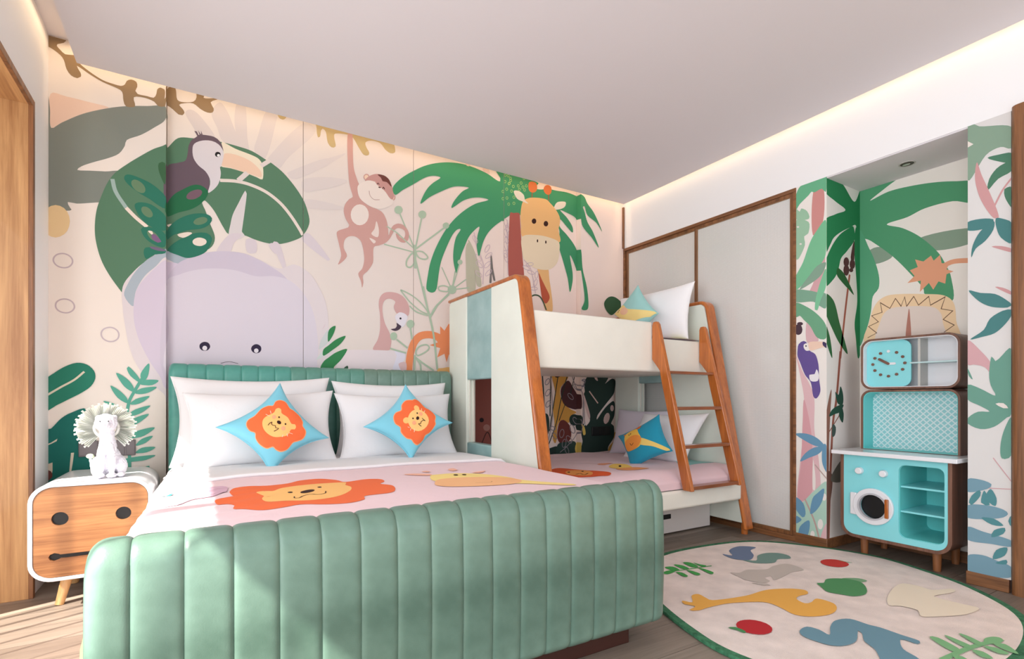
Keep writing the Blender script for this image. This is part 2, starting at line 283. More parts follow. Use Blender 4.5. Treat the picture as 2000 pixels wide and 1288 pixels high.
ART=[('B','printed_peach_patch',[('S',(236,206,186),0,[-692,2576,-626,2582,-529,2580,-445,2572,-556,2505,-647,2433,-689,2396])]),
('B','printed_sun_rays',[('S',(216,206,203),0,[-86,2675,-58,2704,-12,2681,70,2572,19,2566,-18,2563,-49,2606]),
('S',(216,206,203),0,[51,2714,96,2793,141,2739,181,2638,241,2555,241,2533,115,2554,83,2627]),
('S',(216,206,203),0,[187,2812,234,2826,248,2610,258,2537,241,2533,181,2645]),
('S',(216,206,203),0,[358,2816,421,2826,414,2754,351,2506,289,2537,309,2641]),
('S',(216,206,203),0,[575,2790,658,2781,635,2718,493,2548,428,2454,386,2491,365,2509]),
('S',(216,206,203),0,[735,2598,738,2550,582,2458,479,2434,552,2491]),
('S',(216,206,203),0,[578,2413,688,2459,815,2478,871,2472,815,2429,688,2372,586,2339]),
('S',(216,206,203),0,[590,2287,730,2297,850,2281,824,2262,688,2241,594,2236]),
('S',(216,206,203),0,[487,2435,566,2496,850,2659,841,2639,606,2453,511,2407]),
('S',(212,202,208),0,[582,2046,623,2061,755,1907,739,1896,582,2003]),
('S',(212,202,208),0,[395,1965,437,1963,483,1785,468,1783]),
('S',(212,202,208),0,[148,1980,217,1991,174,1932,148,1868,76,1858]),
('S',(212,202,208),0,[241,1965,295,1966,299,1890,248,1883]),
('S',(212,202,208),0,[372,1955,428,1963,450,1904,407,1898])]),
('B','printed_grey_leaf',[('S',(130,136,128),0,[-715,2623,-702,2576,-694,2497,-689,2396,-647,2435,-556,2509,-445,2572,-359,2608,-270,2634,-183,2657,-183,2581,-239,2517,-300,2460,-364,2415,-373,2380,-399,2330,-445,2294,-518,2251,-562,2221,-581,2196,-529,2204,-462,2215,-382,2225,-382,2060,-484,2039,-583,2013,-621,2014,-613,1988,-605,1975,-626,1966,-673,1976,-714,1982])]),
('B','printed_vine',[('S',(150,125,95),0,[-714,2911,-679,2919,-637,2909,-625,2893,-637,2868,-664,2851,-666,2841,-652,2825,-631,2808,-594,2816,-583,2806,-509,2805,-562,2785,-570,2778,-529,2748,-473,2720,-428,2713,-391,2712,-373,2726,-364,2749,-344,2763,-320,2757,-316,2730,-325,2704,-314,2690,-270,2691,-239,2691,-226,2717,-222,2744,-206,2760,-187,2755,-184,2730,-187,2699,-181,2711,-178,2788,-158,2811,-136,2809,-131,2772,-126,2743,-104,2736,-45,2755,-28,2787,-28,2828,15,2830,9,2795,49,2803,113,2828,77,2803,46,2778,63,2744,56,2718,29,2710,-5,2720,-45,2744,-91,2732,-117,2715,-101,2697,-90,2677,-101,2657,-120,2656,-149,2679,-178,2693,-184,2657,-218,2649,-236,2669,-282,2678,-332,2666,-326,2616,-367,2604,-379,2631,-385,2680,-408,2694,-473,2709,-529,2734,-583,2762,-567,2729,-566,2708,-581,2695,-607,2702,-626,2730,-637,2775,-652,2797,-679,2816,-714,2837])]),
('B','printed_vine',[('S',(192,170,125),0,[425,2840,478,2842,473,2799,452,2784,429,2795]),  # same vine in lighter tan, warm cove light put into its colour
('S',(192,170,125),0,[639,2841,722,2842,789,2838,807,2821,911,2822,973,2829,992,2813,1074,2828,1191,2826,1213,2775,1208,2751,1177,2740,1139,2757,1102,2794,1037,2796,996,2772,1002,2741,1023,2706,1014,2685,983,2682,947,2727,911,2781,876,2795,789,2781,781,2757,791,2693,764,2680,739,2706,726,2777,705,2793,695,2778,688,2733,676,2725,668,2753,664,2800])]),
('B','printed_yellow_disc',[('P',(231,203,155),0,[-612,1912,-615,1884,-623,1858,-636,1837,-653,1822,-671,1814,-689,1816,-705,1825,-718,1842,-726,1865,-729,1891,-726,1918,-718,1944,-705,1965,-689,1980,-671,1988,-653,1987,-636,1978,-623,1961,-615,1938])]),
('B','printed_ring',[('C',(198,182,186),7,[-601,1691,-606,1677,-616,1665,-630,1658,-645,1657,-660,1661,-672,1671,-679,1684,-680,1698,-675,1712,-665,1724,-651,1731,-635,1733,-620,1728,-609,1719,-602,1706])]),
('B','printed_ring',[('C',(198,182,186),7,[-593,1448,-598,1434,-608,1423,-621,1416,-636,1415,-651,1419,-663,1428,-670,1441,-671,1455,-667,1469,-657,1480,-644,1487,-628,1489,-614,1485,-602,1476,-595,1463])]),
('B','printed_ring',[('C',(200,186,192),7,[-400,1306,-404,1291,-414,1279,-428,1272,-444,1271,-458,1276,-470,1286,-477,1300,-478,1315,-474,1329,-464,1341,-450,1348,-435,1350,-420,1345,-408,1335,-401,1321])]),
('B','printed_split_leaf',[('S',(88,126,100),0,[-335,1477,-376,1535,-439,1635,-479,1723,-502,1825,-506,1909,-498,1995,-479,2070,-451,2154,-416,2218,-359,2282,-300,2340,-239,2395,-181,2436,-122,2514,-43,2533,51,2546,115,2548,194,2544,275,2533,358,2496,389,2483,457,2437,530,2359,586,2275,612,2200,621,2145,608,2095,586,2055,567,2029,501,1990,428,1963,358,1960,289,1972,227,1989,146,1981,115,2019,64,2114,16,2167,1,2149,16,2112,41,2036,69,1945,38,1874,-74,1821]),
('S',(214,208,208),0,[236,2273,244,2257,234,2153,219,2029,218,2007,234,1985,194,1957,146,1972,154,2048,167,2110,197,2184]),
('L',(160,182,176),19,[-429,2180,-414,2112,-367,2031]),
('L',(233,218,205),19,[-367,2031,-323,1984,-270,1939]),
('L',(226,214,205),20,[96,2308,181,2321,261,2317,358,2288,443,2231,508,2157,560,2079,578,2046]),
('L',(220,210,205),28,[197,2328,248,2389]),
('L',(220,210,205),25,[326,2450,379,2499])]),
('B','printed_toucan',[('S',(104,88,98),0,[-179,2324,-122,2366,-86,2387,-74,2433,-68,2485,-49,2526,-24,2551,-40,2579,-27,2579,-18,2560,-12,2563,-21,2588,-9,2571,-4,2567,-4,2590,4,2567,19,2569,64,2570,96,2549,114,2501,112,2464,51,2368,41,2307,41,2249,29,2206,-74,2124,-179,2084]),
('S',(233,222,200),0,[107,2549,181,2525,275,2507,316,2490,337,2449,335,2366,302,2372,234,2387,154,2396,99,2398,115,2457,114,2501]),
('S',(232,200,176),0,[122,2481,181,2488,261,2469,309,2435,328,2409,326,2377,248,2387,154,2399,105,2403,115,2450]),
('S',(216,210,214),0,[-49,2461,-40,2500,1,2530,51,2541,89,2529,114,2494,115,2457,102,2395,96,2390,101,2350,89,2288,64,2246,32,2217,43,2271,41,2307,19,2346,-18,2374,-43,2412]),
('P',(35,32,35),0,[100,2470,98,2461,92,2454,84,2450,76,2450,71,2455,69,2462,71,2471,76,2478,84,2482,92,2482,98,2477]),
('P',(235,235,235),0,[96,2463,95,2459,92,2455,88,2453,84,2453,81,2455,80,2459,81,2463,84,2467,88,2469,92,2469,95,2467])]),
('B','printed_oval_leaf',[('S',(60,100,68),0,[-214,2319,-184,2326,-184,2201,-204,2240,-216,2282]),
('S',(46,116,96),0,[-376,2192,-370,2215,-348,2222,-304,2213,-250,2192,-204,2157,-181,2129,-181,2062,-214,2072,-259,2102,-313,2130,-357,2164]),
('P',(102,132,102),0,[-281,2137,-287,2131,-295,2128,-305,2129,-315,2133,-325,2140,-334,2150,-340,2160,-343,2171,-343,2182,-340,2190,-334,2196,-326,2199,-316,2198,-306,2194,-296,2187,-287,2178,-281,2167,-278,2156,-278,2146]),
('S',(46,116,96),0,[-328,2045,-322,2065,-295,2076,-250,2071,-204,2041,-181,2012,-181,1934,-218,1933,-259,1948,-304,1990]),
('P',(102,132,102),0,[-246,2003,-251,1998,-259,1995,-267,1996,-275,1999,-283,2005,-290,2013,-295,2022,-297,2031,-297,2039,-294,2047,-289,2052,-282,2054,-274,2054,-266,2051,-257,2045,-251,2037,-246,2028,-243,2019,-243,2010]),
('S',(46,116,96),0,[-299,1920,-291,1933,-259,1940,-214,1934,-184,1911,-184,1839,-214,1834,-259,1855,-286,1884]),
('P',(102,132,102),0,[-214,1866,-219,1861,-226,1860,-234,1862,-244,1867,-253,1873,-260,1882,-266,1892,-269,1901,-270,1909,-268,1916,-263,1920,-256,1921,-248,1920,-238,1915,-229,1908,-222,1900,-216,1890,-212,1881,-212,1872]),
('S',(125,95,130),0,[-241,1905,-218,1889,-202,1864,-218,1856,-241,1869,-250,1884]),
('S',(233,218,205),0,[-266,1917,-246,1918,-241,1905,-248,1898]),
('S',(46,116,96),0,[-286,1796,-277,1819,-236,1825,-184,1822,-184,1800,-236,1784,-273,1754,-284,1775]),
('S',(112,100,125),0,[-259,1828,-218,1828,-182,1820,-182,1812,-218,1810,-250,1818]),
('S',(40,108,72),0,[-179,2101,-146,2167,-98,2211,-45,2249,-5,2254,25,2237,33,2215,10,2164,-45,2107,-123,2066,-179,2034]),
('P',(118,92,104),0,[1,2219,1,2211,-2,2201,-9,2189,-19,2179,-31,2169,-44,2162,-57,2158,-67,2157,-75,2159,-80,2165,-80,2173,-77,2183,-70,2194,-60,2205,-48,2214,-35,2221,-23,2226,-12,2227,-4,2225]),
('S',(46,116,96),0,[-179,1940,-151,1996,-98,2045,-35,2077,25,2085,53,2066,43,2029,0,1993,-74,1969,-146,1928,-179,1895]),
('P',(102,132,102),0,[29,2054,29,2047,25,2038,18,2030,8,2022,-3,2016,-14,2012,-25,2010,-34,2011,-40,2014,-44,2020,-43,2027,-39,2035,-32,2044,-23,2051,-12,2057,-1,2062,10,2064,19,2063,26,2059]),
('S',(46,116,96),0,[-175,1833,-146,1877,-98,1919,-35,1958,25,1968,53,1943,40,1888,10,1842,-69,1802,-123,1812]),
('P',(233,218,205),0,[25,1915,23,1907,18,1899,9,1892,-1,1886,-12,1883,-24,1883,-34,1885,-42,1889,-47,1896,-49,1903,-47,1912,-42,1919,-34,1926,-24,1932,-12,1935,-1,1935,9,1933,18,1929,23,1923]),
('S',(233,218,205),0,[-127,1934,-74,1958,-50,1955,-98,1919]),
('S',(233,218,205),0,[-179,1982,-154,1994,-170,1972])]),
('B','printed_hippo',[('S',(218,209,212),0,[-382,1584,-330,1678,-264,1754,-181,1825,-117,1825,-73,1800,15,1844,153,1873,297,1852,433,1804,526,1843,623,1794,688,1698,728,1597,745,1441,739,1143,-130,919,-190,980,-271,1068,-323,1154,-354,1254,-370,1349,-382,1455]),
('S',(168,180,190),0,[-376,1535,-359,1602,-323,1678,-270,1751,-221,1792,-181,1827,-130,1827,-71,1804,-117,1756,-181,1778,-227,1720,-282,1654,-323,1562,-335,1477]),
('S',(208,197,213),0,[-333,1474,-328,1532,-311,1592,-276,1649,-227,1714,-181,1761,-117,1760,-51,1726,15,1201,-168,1011,-210,1084,-259,1171,-307,1286,-330,1387]),
('S',(202,193,208),0,[-181,1618,-130,1752,-59,1808,21,1848,117,1871,224,1874,297,1852,387,1808,479,1742,574,1566,606,1225,-142,1011]),
('S',(213,206,217),0,[-181,1642,-117,1696,-20,1739,83,1759,187,1759,297,1737,402,1750,495,1734,574,1668,632,1571,665,1435,672,1228,606,1087,-142,1072,-168,1376]),
('P',(50,42,66),0,[44,1275,42,1266,38,1258,32,1251,24,1247,15,1245,7,1246,-1,1249,-8,1255,-12,1263,-13,1272,-12,1280,-8,1288,-1,1295,7,1299,15,1301,24,1300,32,1297,38,1291,42,1283]),
('P',(225,220,228),0,[28,1263,26,1255,22,1249,15,1247,9,1249,4,1254,2,1261,4,1269,9,1275,15,1277,22,1275,26,1270]),
('P',(50,42,66),0,[328,1274,327,1265,323,1256,316,1249,308,1245,299,1243,290,1244,282,1248,275,1254,271,1262,269,1271,271,1280,275,1288,282,1295,290,1300,299,1302,308,1301,316,1297,323,1291,327,1283]),
('P',(225,220,228),0,[312,1261,310,1253,305,1248,299,1245,292,1247,287,1252,286,1259,287,1267,292,1272,299,1275,305,1273,310,1268]),
('L',(70,60,70),3,[101,1173,146,1184,196,1174])]),
('B','printed_vine_flower',[('K',(172,192,168),10,[1235,2339,1358,2076]),
('K',(172,192,168),11,[1421,2336,1368,2078]),
('K',(172,192,168),12,[1616,2283,1373,2074]),
('K',(172,192,168),9,[1225,2169,1358,2071]),
('K',(172,192,168),9,[1130,2070,1348,2046]),
('K',(172,192,168),8,[1149,2203,1225,2169]),
('K',(172,192,168),18,[1363,2101,1366,1925]),
('K',(172,192,168),12,[1368,1992,1474,1590]),
('K',(172,192,168),8,[1664,1799,1579,1962]),
('K',(172,192,168),9,[1664,1799,1691,1947]),
('K',(172,192,168),9,[1664,1799,1785,1893]),
('K',(172,192,168),9,[1664,1799,1813,1831]),
('K',(172,192,168),9,[1664,1799,1730,2012]),
('K',(172,192,168),13,[1643,1772,1547,1674,1485,1571]),
('P',(172,192,168),0,[1268,2344,1266,2334,1262,2325,1255,2317,1246,2311,1237,2308,1227,2308,1218,2310,1212,2316,1207,2323,1206,2332,1207,2342,1212,2351,1218,2359,1227,2365,1237,2368,1246,2368,1255,2366,1262,2360,1266,2353]),
('P',(172,192,168),0,[1453,2344,1451,2334,1447,2325,1440,2317,1431,2311,1421,2308,1411,2308,1403,2310,1396,2316,1391,2323,1390,2332,1391,2342,1396,2351,1403,2359,1411,2364,1421,2368,1431,2368,1440,2365,1447,2360,1451,2353]),
('P',(172,192,168),0,[1641,2292,1639,2284,1635,2276,1630,2270,1622,2265,1614,2263,1606,2262,1598,2265,1592,2269,1588,2275,1587,2283,1588,2291,1592,2298,1598,2304,1606,2309,1614,2312,1622,2312,1630,2310,1635,2306,1639,2299]),
('P',(172,192,168),0,[1701,1803,1699,1793,1694,1783,1686,1774,1676,1768,1664,1766,1653,1766,1643,1770,1635,1776,1629,1785,1628,1795,1629,1806,1635,1816,1643,1824,1653,1830,1664,1833,1676,1833,1686,1829,1694,1822,1699,1814]),
('P',(172,192,168),0,[1754,2025,1751,2015,1743,2006,1732,2002,1721,2003,1713,2009,1710,2019,1713,2029,1721,2038,1732,2042,1743,2041,1751,2035]),
('C',(172,192,168),11,[1348,2037,1303,1983,1298,1935,1328,1929,1358,1971]),
('C',(172,192,168),11,[1373,2050,1423,2057,1464,2024,1443,2004,1393,2010]),
('C',(172,192,168),10,[1654,1803,1600,1822,1552,1807,1558,1783,1621,1780]),
('C',(172,192,168),9,[1254,1752,1342,1719,1421,1662,1467,1596,1404,1613,1326,1669,1276,1723]),
('L',(172,192,168),10,[1320,1642,1370,1604,1464,1580]),
('L',(172,192,168),15,[1427,1798,1461,1639,1481,1570,1513,1426,1542,1176]),
('L',(172,192,168),14,[1484,1576,1536,1662,1637,1760]),
('P',(172,192,168),0,[1359,1510,1358,1500,1353,1491,1346,1484,1338,1479,1328,1477,1319,1478,1311,1481,1304,1488,1300,1496,1298,1505,1300,1515,1304,1524,1311,1531,1319,1536,1328,1538,1338,1538,1346,1534,1353,1528,1358,1519]),
('L',(172,192,168),12,[1326,1489,1340,1394]),
('L',(172,192,168),12,[1222,1387,1304,1328]),
('L',(172,192,168),12,[1174,1319,1222,1306,1293,1291]),
('L',(172,192,168),12,[1362,1278,1359,1163]),
('L',(172,192,168),13,[1365,1262,1432,1216,1513,1167]),
('L',(172,192,168),12,[1376,1252,1404,1210,1410,1164]),
('C',(172,192,168),10,[1370,1310,1404,1349,1455,1360,1475,1340,1450,1309,1382,1276])]),
('B','printed_monkey',[('S',(202,158,150),0,[869,2735,880,2836,898,2845,907,2771,908,2673,915,2567,942,2483,951,2462,942,2420,973,2372,1005,2333,1065,2317,1111,2302,1139,2266,1156,2213,1163,2140,1177,2180,1196,2215,1235,2238,1274,2233,1308,2201,1318,2165,1308,2126,1283,2105,1249,2107,1225,2131,1217,2163,1235,2166,1244,2144,1274,2134,1288,2160,1283,2193,1249,2206,1215,2195,1191,2154,1172,2118,1139,2081,1092,2055,1055,2036,1051,1939,1042,1910,1010,1860,978,1825,981,1775,972,1738,965,1782,945,1834,973,1874,987,1939,978,2019,960,2071,920,2093,876,2084,850,2054,845,2000,867,1945,807,1879,828,1944,811,2030,798,2090,807,2113,876,2149,883,2166,858,2206,845,2257,854,2304,885,2350,907,2368,893,2419,880,2487]),
('P',(230,218,210),0,[1019,2262,1016,2239,1007,2216,993,2197,975,2184,956,2177,936,2177,919,2185,905,2198,896,2217,893,2240,896,2263,905,2285,919,2304,936,2318,956,2325,975,2325,993,2318,1007,2304,1016,2285]),
('S',(228,212,204),0,[1074,2227,1092,2165,1083,2113,1037,2129,1060,2169]),
('S',(228,212,204),0,[1023,2099,1069,2084,1055,2063]),
('P',(202,158,150),0,[1024,2533,1021,2520,1013,2510,1002,2504,992,2505,984,2512,981,2523,984,2535,992,2546,1002,2551,1013,2551,1021,2544]),
('P',(230,204,180),0,[1017,2530,1015,2521,1010,2514,1002,2510,995,2511,990,2516,988,2524,990,2532,995,2539,1002,2543,1010,2543,1015,2538]),
('P',(202,158,150),0,[1214,2425,1211,2412,1203,2402,1191,2397,1180,2398,1172,2404,1169,2415,1172,2428,1180,2438,1191,2443,1203,2443,1211,2436]),
('P',(228,196,182),0,[1206,2422,1204,2414,1199,2407,1191,2403,1184,2404,1179,2409,1177,2416,1179,2424,1184,2431,1191,2435,1199,2434,1204,2429]),
('S',(194,148,142),0,[992,2498,1019,2536,1074,2566,1130,2565,1168,2541,1191,2490,1204,2446,1189,2401,1158,2418,1130,2449,1083,2495,1046,2505]),
('S',(108,62,56),0,[1081,2563,1130,2567,1168,2543,1185,2496,1149,2523,1119,2523,1106,2546]),
('S',(230,218,210),0,[947,2461,1010,2505,1065,2507,1083,2495,1106,2480,1139,2451,1177,2412,1201,2397,1187,2368,1130,2329,1065,2317,1001,2336,956,2368,940,2419]),
('S',(194,148,142),0,[1065,2507,1097,2521,1139,2507,1177,2468,1189,2405,1168,2415,1139,2451,1106,2474,1083,2486]),
('L',(70,40,40),6,[1078,2492,1086,2503,1094,2494]),
('L',(70,40,40),6,[1119,2469,1126,2482,1133,2467]),
('P',(80,45,45),0,[1105,2472,1103,2470,1099,2469,1095,2469,1090,2470,1088,2473,1087,2475,1089,2477,1093,2478,1098,2478,1102,2477,1105,2475]),
('L',(160,120,112),3,[1021,2434,1028,2401,1055,2379,1097,2385])]),
('B','printed_flamingo',[('S',(208,166,163),0,[1051,1303,1084,1379,1100,1452,1100,1555,1091,1631,1100,1684,1131,1718,1174,1729,1227,1726,1271,1706,1304,1667,1320,1626,1317,1578,1306,1564,1276,1585,1244,1588,1225,1576,1206,1606,1203,1632,1214,1661,1190,1677,1163,1680,1134,1664,1118,1624,1121,1557,1137,1496,1168,1436,1183,1385,1179,1338,1168,1306]),
('S',(226,220,228),0,[1225,1573,1244,1587,1276,1585,1306,1564,1298,1529,1276,1485,1244,1483,1222,1518,1211,1554]),
('P',(50,40,50),0,[1260,1544,1259,1539,1256,1536,1252,1535,1248,1536,1245,1538,1244,1542,1245,1546,1248,1549,1252,1551,1256,1550,1259,1547]),
('S',(78,62,76),0,[1222,1509,1244,1496,1259,1487,1244,1462,1211,1448,1178,1459,1211,1467,1225,1487]),
('P',(172,192,168),0,[1227,1411,1226,1402,1222,1393,1216,1386,1209,1382,1200,1380,1192,1381,1185,1385,1179,1391,1175,1399,1174,1408,1175,1417,1179,1425,1185,1432,1192,1436,1200,1438,1209,1438,1216,1434,1222,1428,1226,1420])]),
('B','printed_pale_elephant',[('S',(227,215,218),0,[848,1285,957,1298,1163,1303,1244,1302,1282,1290,1290,1264,1276,1227,1244,1212,1260,1184,1260,1152,810,1140,819,1234]),
('S',(224,219,232),0,[1206,1302,1244,1302,1284,1285,1287,1253,1271,1224,1235,1209,1260,1168,1195,1166,1211,1224,1222,1272]),
('S',(216,184,184),0,[1238,1209,1293,1222,1295,1153,1265,1152])]),
('B','printed_orange_sun',[('L',(232,142,96),55,[1314,1143,1320,1228,1334,1308,1362,1379,1404,1422,1467,1438,1525,1432,1578,1413]),
('P',(232,142,96),0,[1566,1509,1601,1476,1637,1533,1692,1493,1692,1270,1637,1295,1619,1234,1601,1299,1542,1269,1566,1341,1481,1359,1548,1384,1525,1405,1566,1440]),
('S',(232,182,115),0,[1542,1182,1584,1188,1643,1196,1643,1160,1548,1157])]),
('B','printed_leaf',[('S',(200,206,206),0,[743,1423,743,1344,688,1289,680,1289,698,1359]),
('S',(205,214,212),0,[664,1217,726,1300,730,1256]),
('S',(216,200,206),0,[701,1425,722,1464,718,1443]),
('S',(55,130,80),0,[741,1407,757,1438,790,1456,781,1410,762,1370,741,1341]),
('S',(55,130,80),0,[710,1288,739,1314,795,1362,858,1390,829,1339,776,1292,710,1245]),
('S',(55,130,80),0,[692,1171,715,1211,739,1231,795,1273,868,1299,829,1225,781,1174,767,1149,696,1147]),
('S',(60,90,70),0,[844,1163,870,1184,875,1164])]),
('B','printed_reed',[('S',(187,184,162),0,[1784,2145,1809,2186,1840,2071,1860,1973,1865,1809,1799,1802,1784,2018]),
('S',(187,184,162),0,[1804,2208,1840,2163,1881,2068,1922,1861,1881,1856,1860,1982,1830,2088]),
('S',(122,116,112),0,[2004,2118,2015,2119,2028,2013,2049,1913,2033,1911,2017,1965,2012,1890,1994,1888,2004,2010])]),
('B','printed_outline_fern',[('L',(206,184,192),7,[1935,1872,1938,2039,1881,2160,1855,2275]),
('C',(206,184,192),5,[1994,2197,1997,2192,1998,2184,1995,2172,1988,2160,1980,2148,1971,2139,1962,2133,1956,2133,1952,2137,1952,2146,1955,2157,1961,2170,1969,2181,1978,2191,1987,2196]),
('C',(206,184,192),5,[2017,2136,2018,2131,2015,2122,2008,2112,1998,2101,1986,2092,1974,2086,1964,2083,1958,2085,1957,2091,1960,2099,1967,2109,1977,2120,1989,2129,2001,2135,2010,2138]),
('C',(206,184,192),5,[2002,2062,2004,2056,2002,2048,1995,2037,1986,2026,1975,2016,1964,2009,1954,2006,1948,2007,1946,2013,1948,2021,1954,2032,1963,2043,1975,2053,1986,2060,1995,2063]),
('C',(206,184,192),5,[1928,2005,1922,2002,1912,2003,1901,2007,1891,2013,1881,2022,1875,2031,1873,2039,1875,2045,1881,2047,1891,2047,1902,2043,1913,2036,1922,2027,1928,2018,1930,2010]),
('C',(206,184,192),4,[1915,2056,1909,2054,1900,2055,1889,2060,1879,2068,1871,2077,1866,2087,1865,2095,1867,2101,1874,2103,1883,2102,1893,2097,1903,2089,1911,2080,1917,2070,1918,2062]),
('C',(206,184,192),5,[2012,1998,2014,1992,2012,1984,2006,1973,1996,1962,1985,1952,1974,1946,1965,1942,1958,1944,1956,1949,1958,1958,1965,1968,1974,1979,1985,1989,1996,1996,2006,1999]),
('C',(206,184,192),5,[1923,1930,1917,1927,1907,1928,1896,1932,1885,1939,1876,1948,1870,1957,1868,1965,1870,1970,1876,1973,1886,1972,1896,1968,1907,1961,1917,1953,1923,1944,1925,1936]),
('C',(206,184,192),4,[1884,2196,1877,2195,1869,2197,1860,2204,1852,2213,1846,2223,1843,2234,1843,2242,1847,2247,1854,2249,1862,2246,1871,2240,1879,2231,1885,2220,1888,2210,1888,2201]),
('L',(206,184,192),5,[2169,1975,2163,2164,2158,2354,2163,2431]),
('C',(206,184,192),5,[2164,2406,2167,2392,2168,2379,2165,2370,2160,2365,2154,2365,2147,2371,2140,2381,2134,2394,2131,2407,2131,2420,2133,2429,2138,2434,2144,2434,2152,2429,2158,2419]),
('C',(206,184,192),5,[2164,2320,2167,2306,2168,2294,2165,2284,2160,2279,2154,2280,2147,2285,2140,2295,2134,2308,2131,2322,2131,2335,2133,2344,2138,2349,2144,2349,2152,2343,2158,2333]),
('C',(206,184,192),5,[2164,2215,2167,2202,2168,2189,2165,2179,2160,2175,2154,2175,2147,2181,2140,2191,2134,2204,2131,2218,2131,2230,2133,2240,2138,2245,2144,2244,2152,2238,2158,2228]),
('C',(206,184,192),5,[2164,2120,2167,2106,2168,2094,2165,2084,2160,2079,2154,2080,2147,2086,2140,2096,2134,2109,2131,2123,2131,2136,2133,2145,2138,2150,2144,2149,2152,2143,2158,2133]),
('L',(206,184,192),6,[2439,1853,2416,1968,2381,2071,2323,2122]),
('C',(206,184,192),5,[2378,2046,2372,2042,2363,2040,2351,2041,2338,2044,2326,2050,2318,2056,2313,2063,2314,2068,2319,2072,2329,2074,2341,2073,2354,2070,2366,2065,2374,2058,2379,2051]),
('C',(206,184,192),5,[2417,2101,2416,2095,2409,2089,2397,2083,2383,2078,2369,2075,2357,2074,2348,2076,2344,2081,2346,2086,2353,2093,2364,2099,2378,2104,2392,2107,2404,2107,2413,2105]),
('C',(206,184,192),5,[2457,2043,2463,2041,2467,2034,2468,2023,2467,2011,2463,1999,2458,1989,2451,1982,2444,1980,2439,1982,2435,1989,2433,2000,2435,2012,2438,2024,2444,2034,2451,2041]),
('C',(206,184,192),5,[2452,1972,2457,1969,2459,1961,2458,1950,2455,1938,2448,1927,2441,1917,2433,1911,2426,1910,2421,1914,2419,1921,2420,1932,2424,1944,2430,1956,2437,1965,2445,1971]),
('C',(206,184,192),5,[2427,2018,2422,2013,2413,2010,2400,2009,2387,2010,2374,2014,2364,2019,2358,2025,2357,2030,2362,2035,2371,2038,2384,2039,2398,2037,2411,2034,2421,2029,2427,2023]),
('C',(206,184,192),5,[2459,1894,2456,1889,2448,1883,2436,1879,2421,1876,2407,1876,2395,1878,2387,1881,2384,1886,2387,1892,2395,1897,2407,1901,2421,1904,2436,1904,2448,1903,2456,1899]),
('C',(206,184,192),5,[2166,2327,2160,2328,2153,2332,2148,2341,2145,2351,2143,2363,2145,2373,2148,2381,2154,2385,2160,2385,2166,2380,2172,2372,2175,2361,2176,2350,2175,2339,2171,2331]),
('C',(206,184,192),5,[2160,2231,2154,2232,2148,2237,2143,2245,2139,2256,2138,2267,2139,2277,2143,2285,2148,2289,2154,2289,2161,2284,2166,2276,2170,2265,2171,2254,2169,2243,2166,2235]),
('C',(206,184,192),5,[2149,2116,2143,2116,2137,2121,2132,2129,2128,2140,2127,2152,2128,2162,2132,2170,2137,2174,2144,2173,2150,2168,2155,2160,2159,2149,2160,2138,2158,2127,2155,2119])]),
('B','printed_palm',[('S',(70,150,106),0,[1193,2490,1237,2554,1298,2610,1356,2653,1434,2705,1526,2748,1641,2782,1759,2796,1860,2790,1975,2769,2076,2731,2101,2741,2092,2763,2049,2833,2258,2838,2258,2505,2213,2488,2180,2467,2125,2424,2049,2364,1985,2297,1943,2225,1917,2147,1899,2089,1886,2124,1879,2178,1886,2253,1904,2329,1860,2294,1809,2231,1769,2143,1739,2066,1719,1973,1705,1922,1690,1961,1675,2039,1680,2130,1700,2214,1739,2280,1710,2274,1670,2227,1622,2130,1574,2008,1555,1917,1536,1791,1512,1762,1480,1761,1454,1782,1466,1888,1489,1996,1536,2117,1603,2242,1680,2345,1769,2433,1871,2507,1985,2559,1922,2564,1840,2547,1759,2508,1661,2431,1670,2469,1710,2530,1759,2585,1809,2621,1739,2617,1670,2598,1574,2543,1480,2480,1408,2416,1420,2463,1461,2541,1508,2595,1569,2648,1526,2652,1470,2635,1415,2601,1356,2554,1272,2493,1211,2443]),
('S',(70,150,106),0,[2111,2840,2277,2820,2451,2804,2607,2773,2769,2781,2872,2771,2924,2750,2955,2701,3021,2641,3075,2567,3126,2476,3061,2544,2955,2597,2924,2667,2905,2658,2924,2621,2955,2536,3021,2454,3088,2324,3008,2400,2903,2485,2872,2570,2769,2602,2700,2610,2769,2561,2820,2509,2840,2471,2836,2435,2769,2480,2700,2529,2694,2467,2769,2408,2846,2338,2885,2272,2903,2106,2948,1958,2968,1826,2961,1758,2922,1741,2890,1751,2924,1831,2905,1985,2872,2125,2807,2230,2836,2080,2836,1997,2807,1902,2782,2022,2731,2168,2681,2303,2669,2462,2277,2492,2176,2474,2111,2419]),
('S',(240,218,202),0,[2445,2749,2474,2800,2504,2819,2571,2810,2595,2790,2510,2753]),
('S',(174,94,84),0,[2185,1903,2185,2475,2221,2496,2277,2506,2283,2474,2302,2206,2317,1918]),
('S',(228,198,188),0,[1771,2828,1815,2829,1820,2797,1791,2790]),
('S',(228,198,188),0,[1928,2824,1973,2825,1998,2773,1945,2778]),
('C',(176,208,130),4,[2166,2684,2165,2679,2163,2676,2159,2673,2156,2671,2152,2671,2149,2673,2147,2676,2146,2679,2147,2684,2149,2687,2152,2690,2156,2692,2159,2692,2163,2690,2165,2687]),
('C',(176,208,130),4,[2129,2657,2129,2653,2126,2649,2123,2646,2119,2645,2116,2645,2113,2646,2110,2649,2110,2653,2110,2657,2113,2661,2116,2664,2119,2665,2123,2665,2126,2664,2129,2661]),
('C',(176,208,130),4,[2212,2677,2211,2673,2209,2669,2206,2666,2202,2664,2198,2664,2195,2666,2193,2669,2192,2673,2193,2677,2195,2681,2198,2684,2202,2685,2206,2685,2209,2684,2211,2681]),
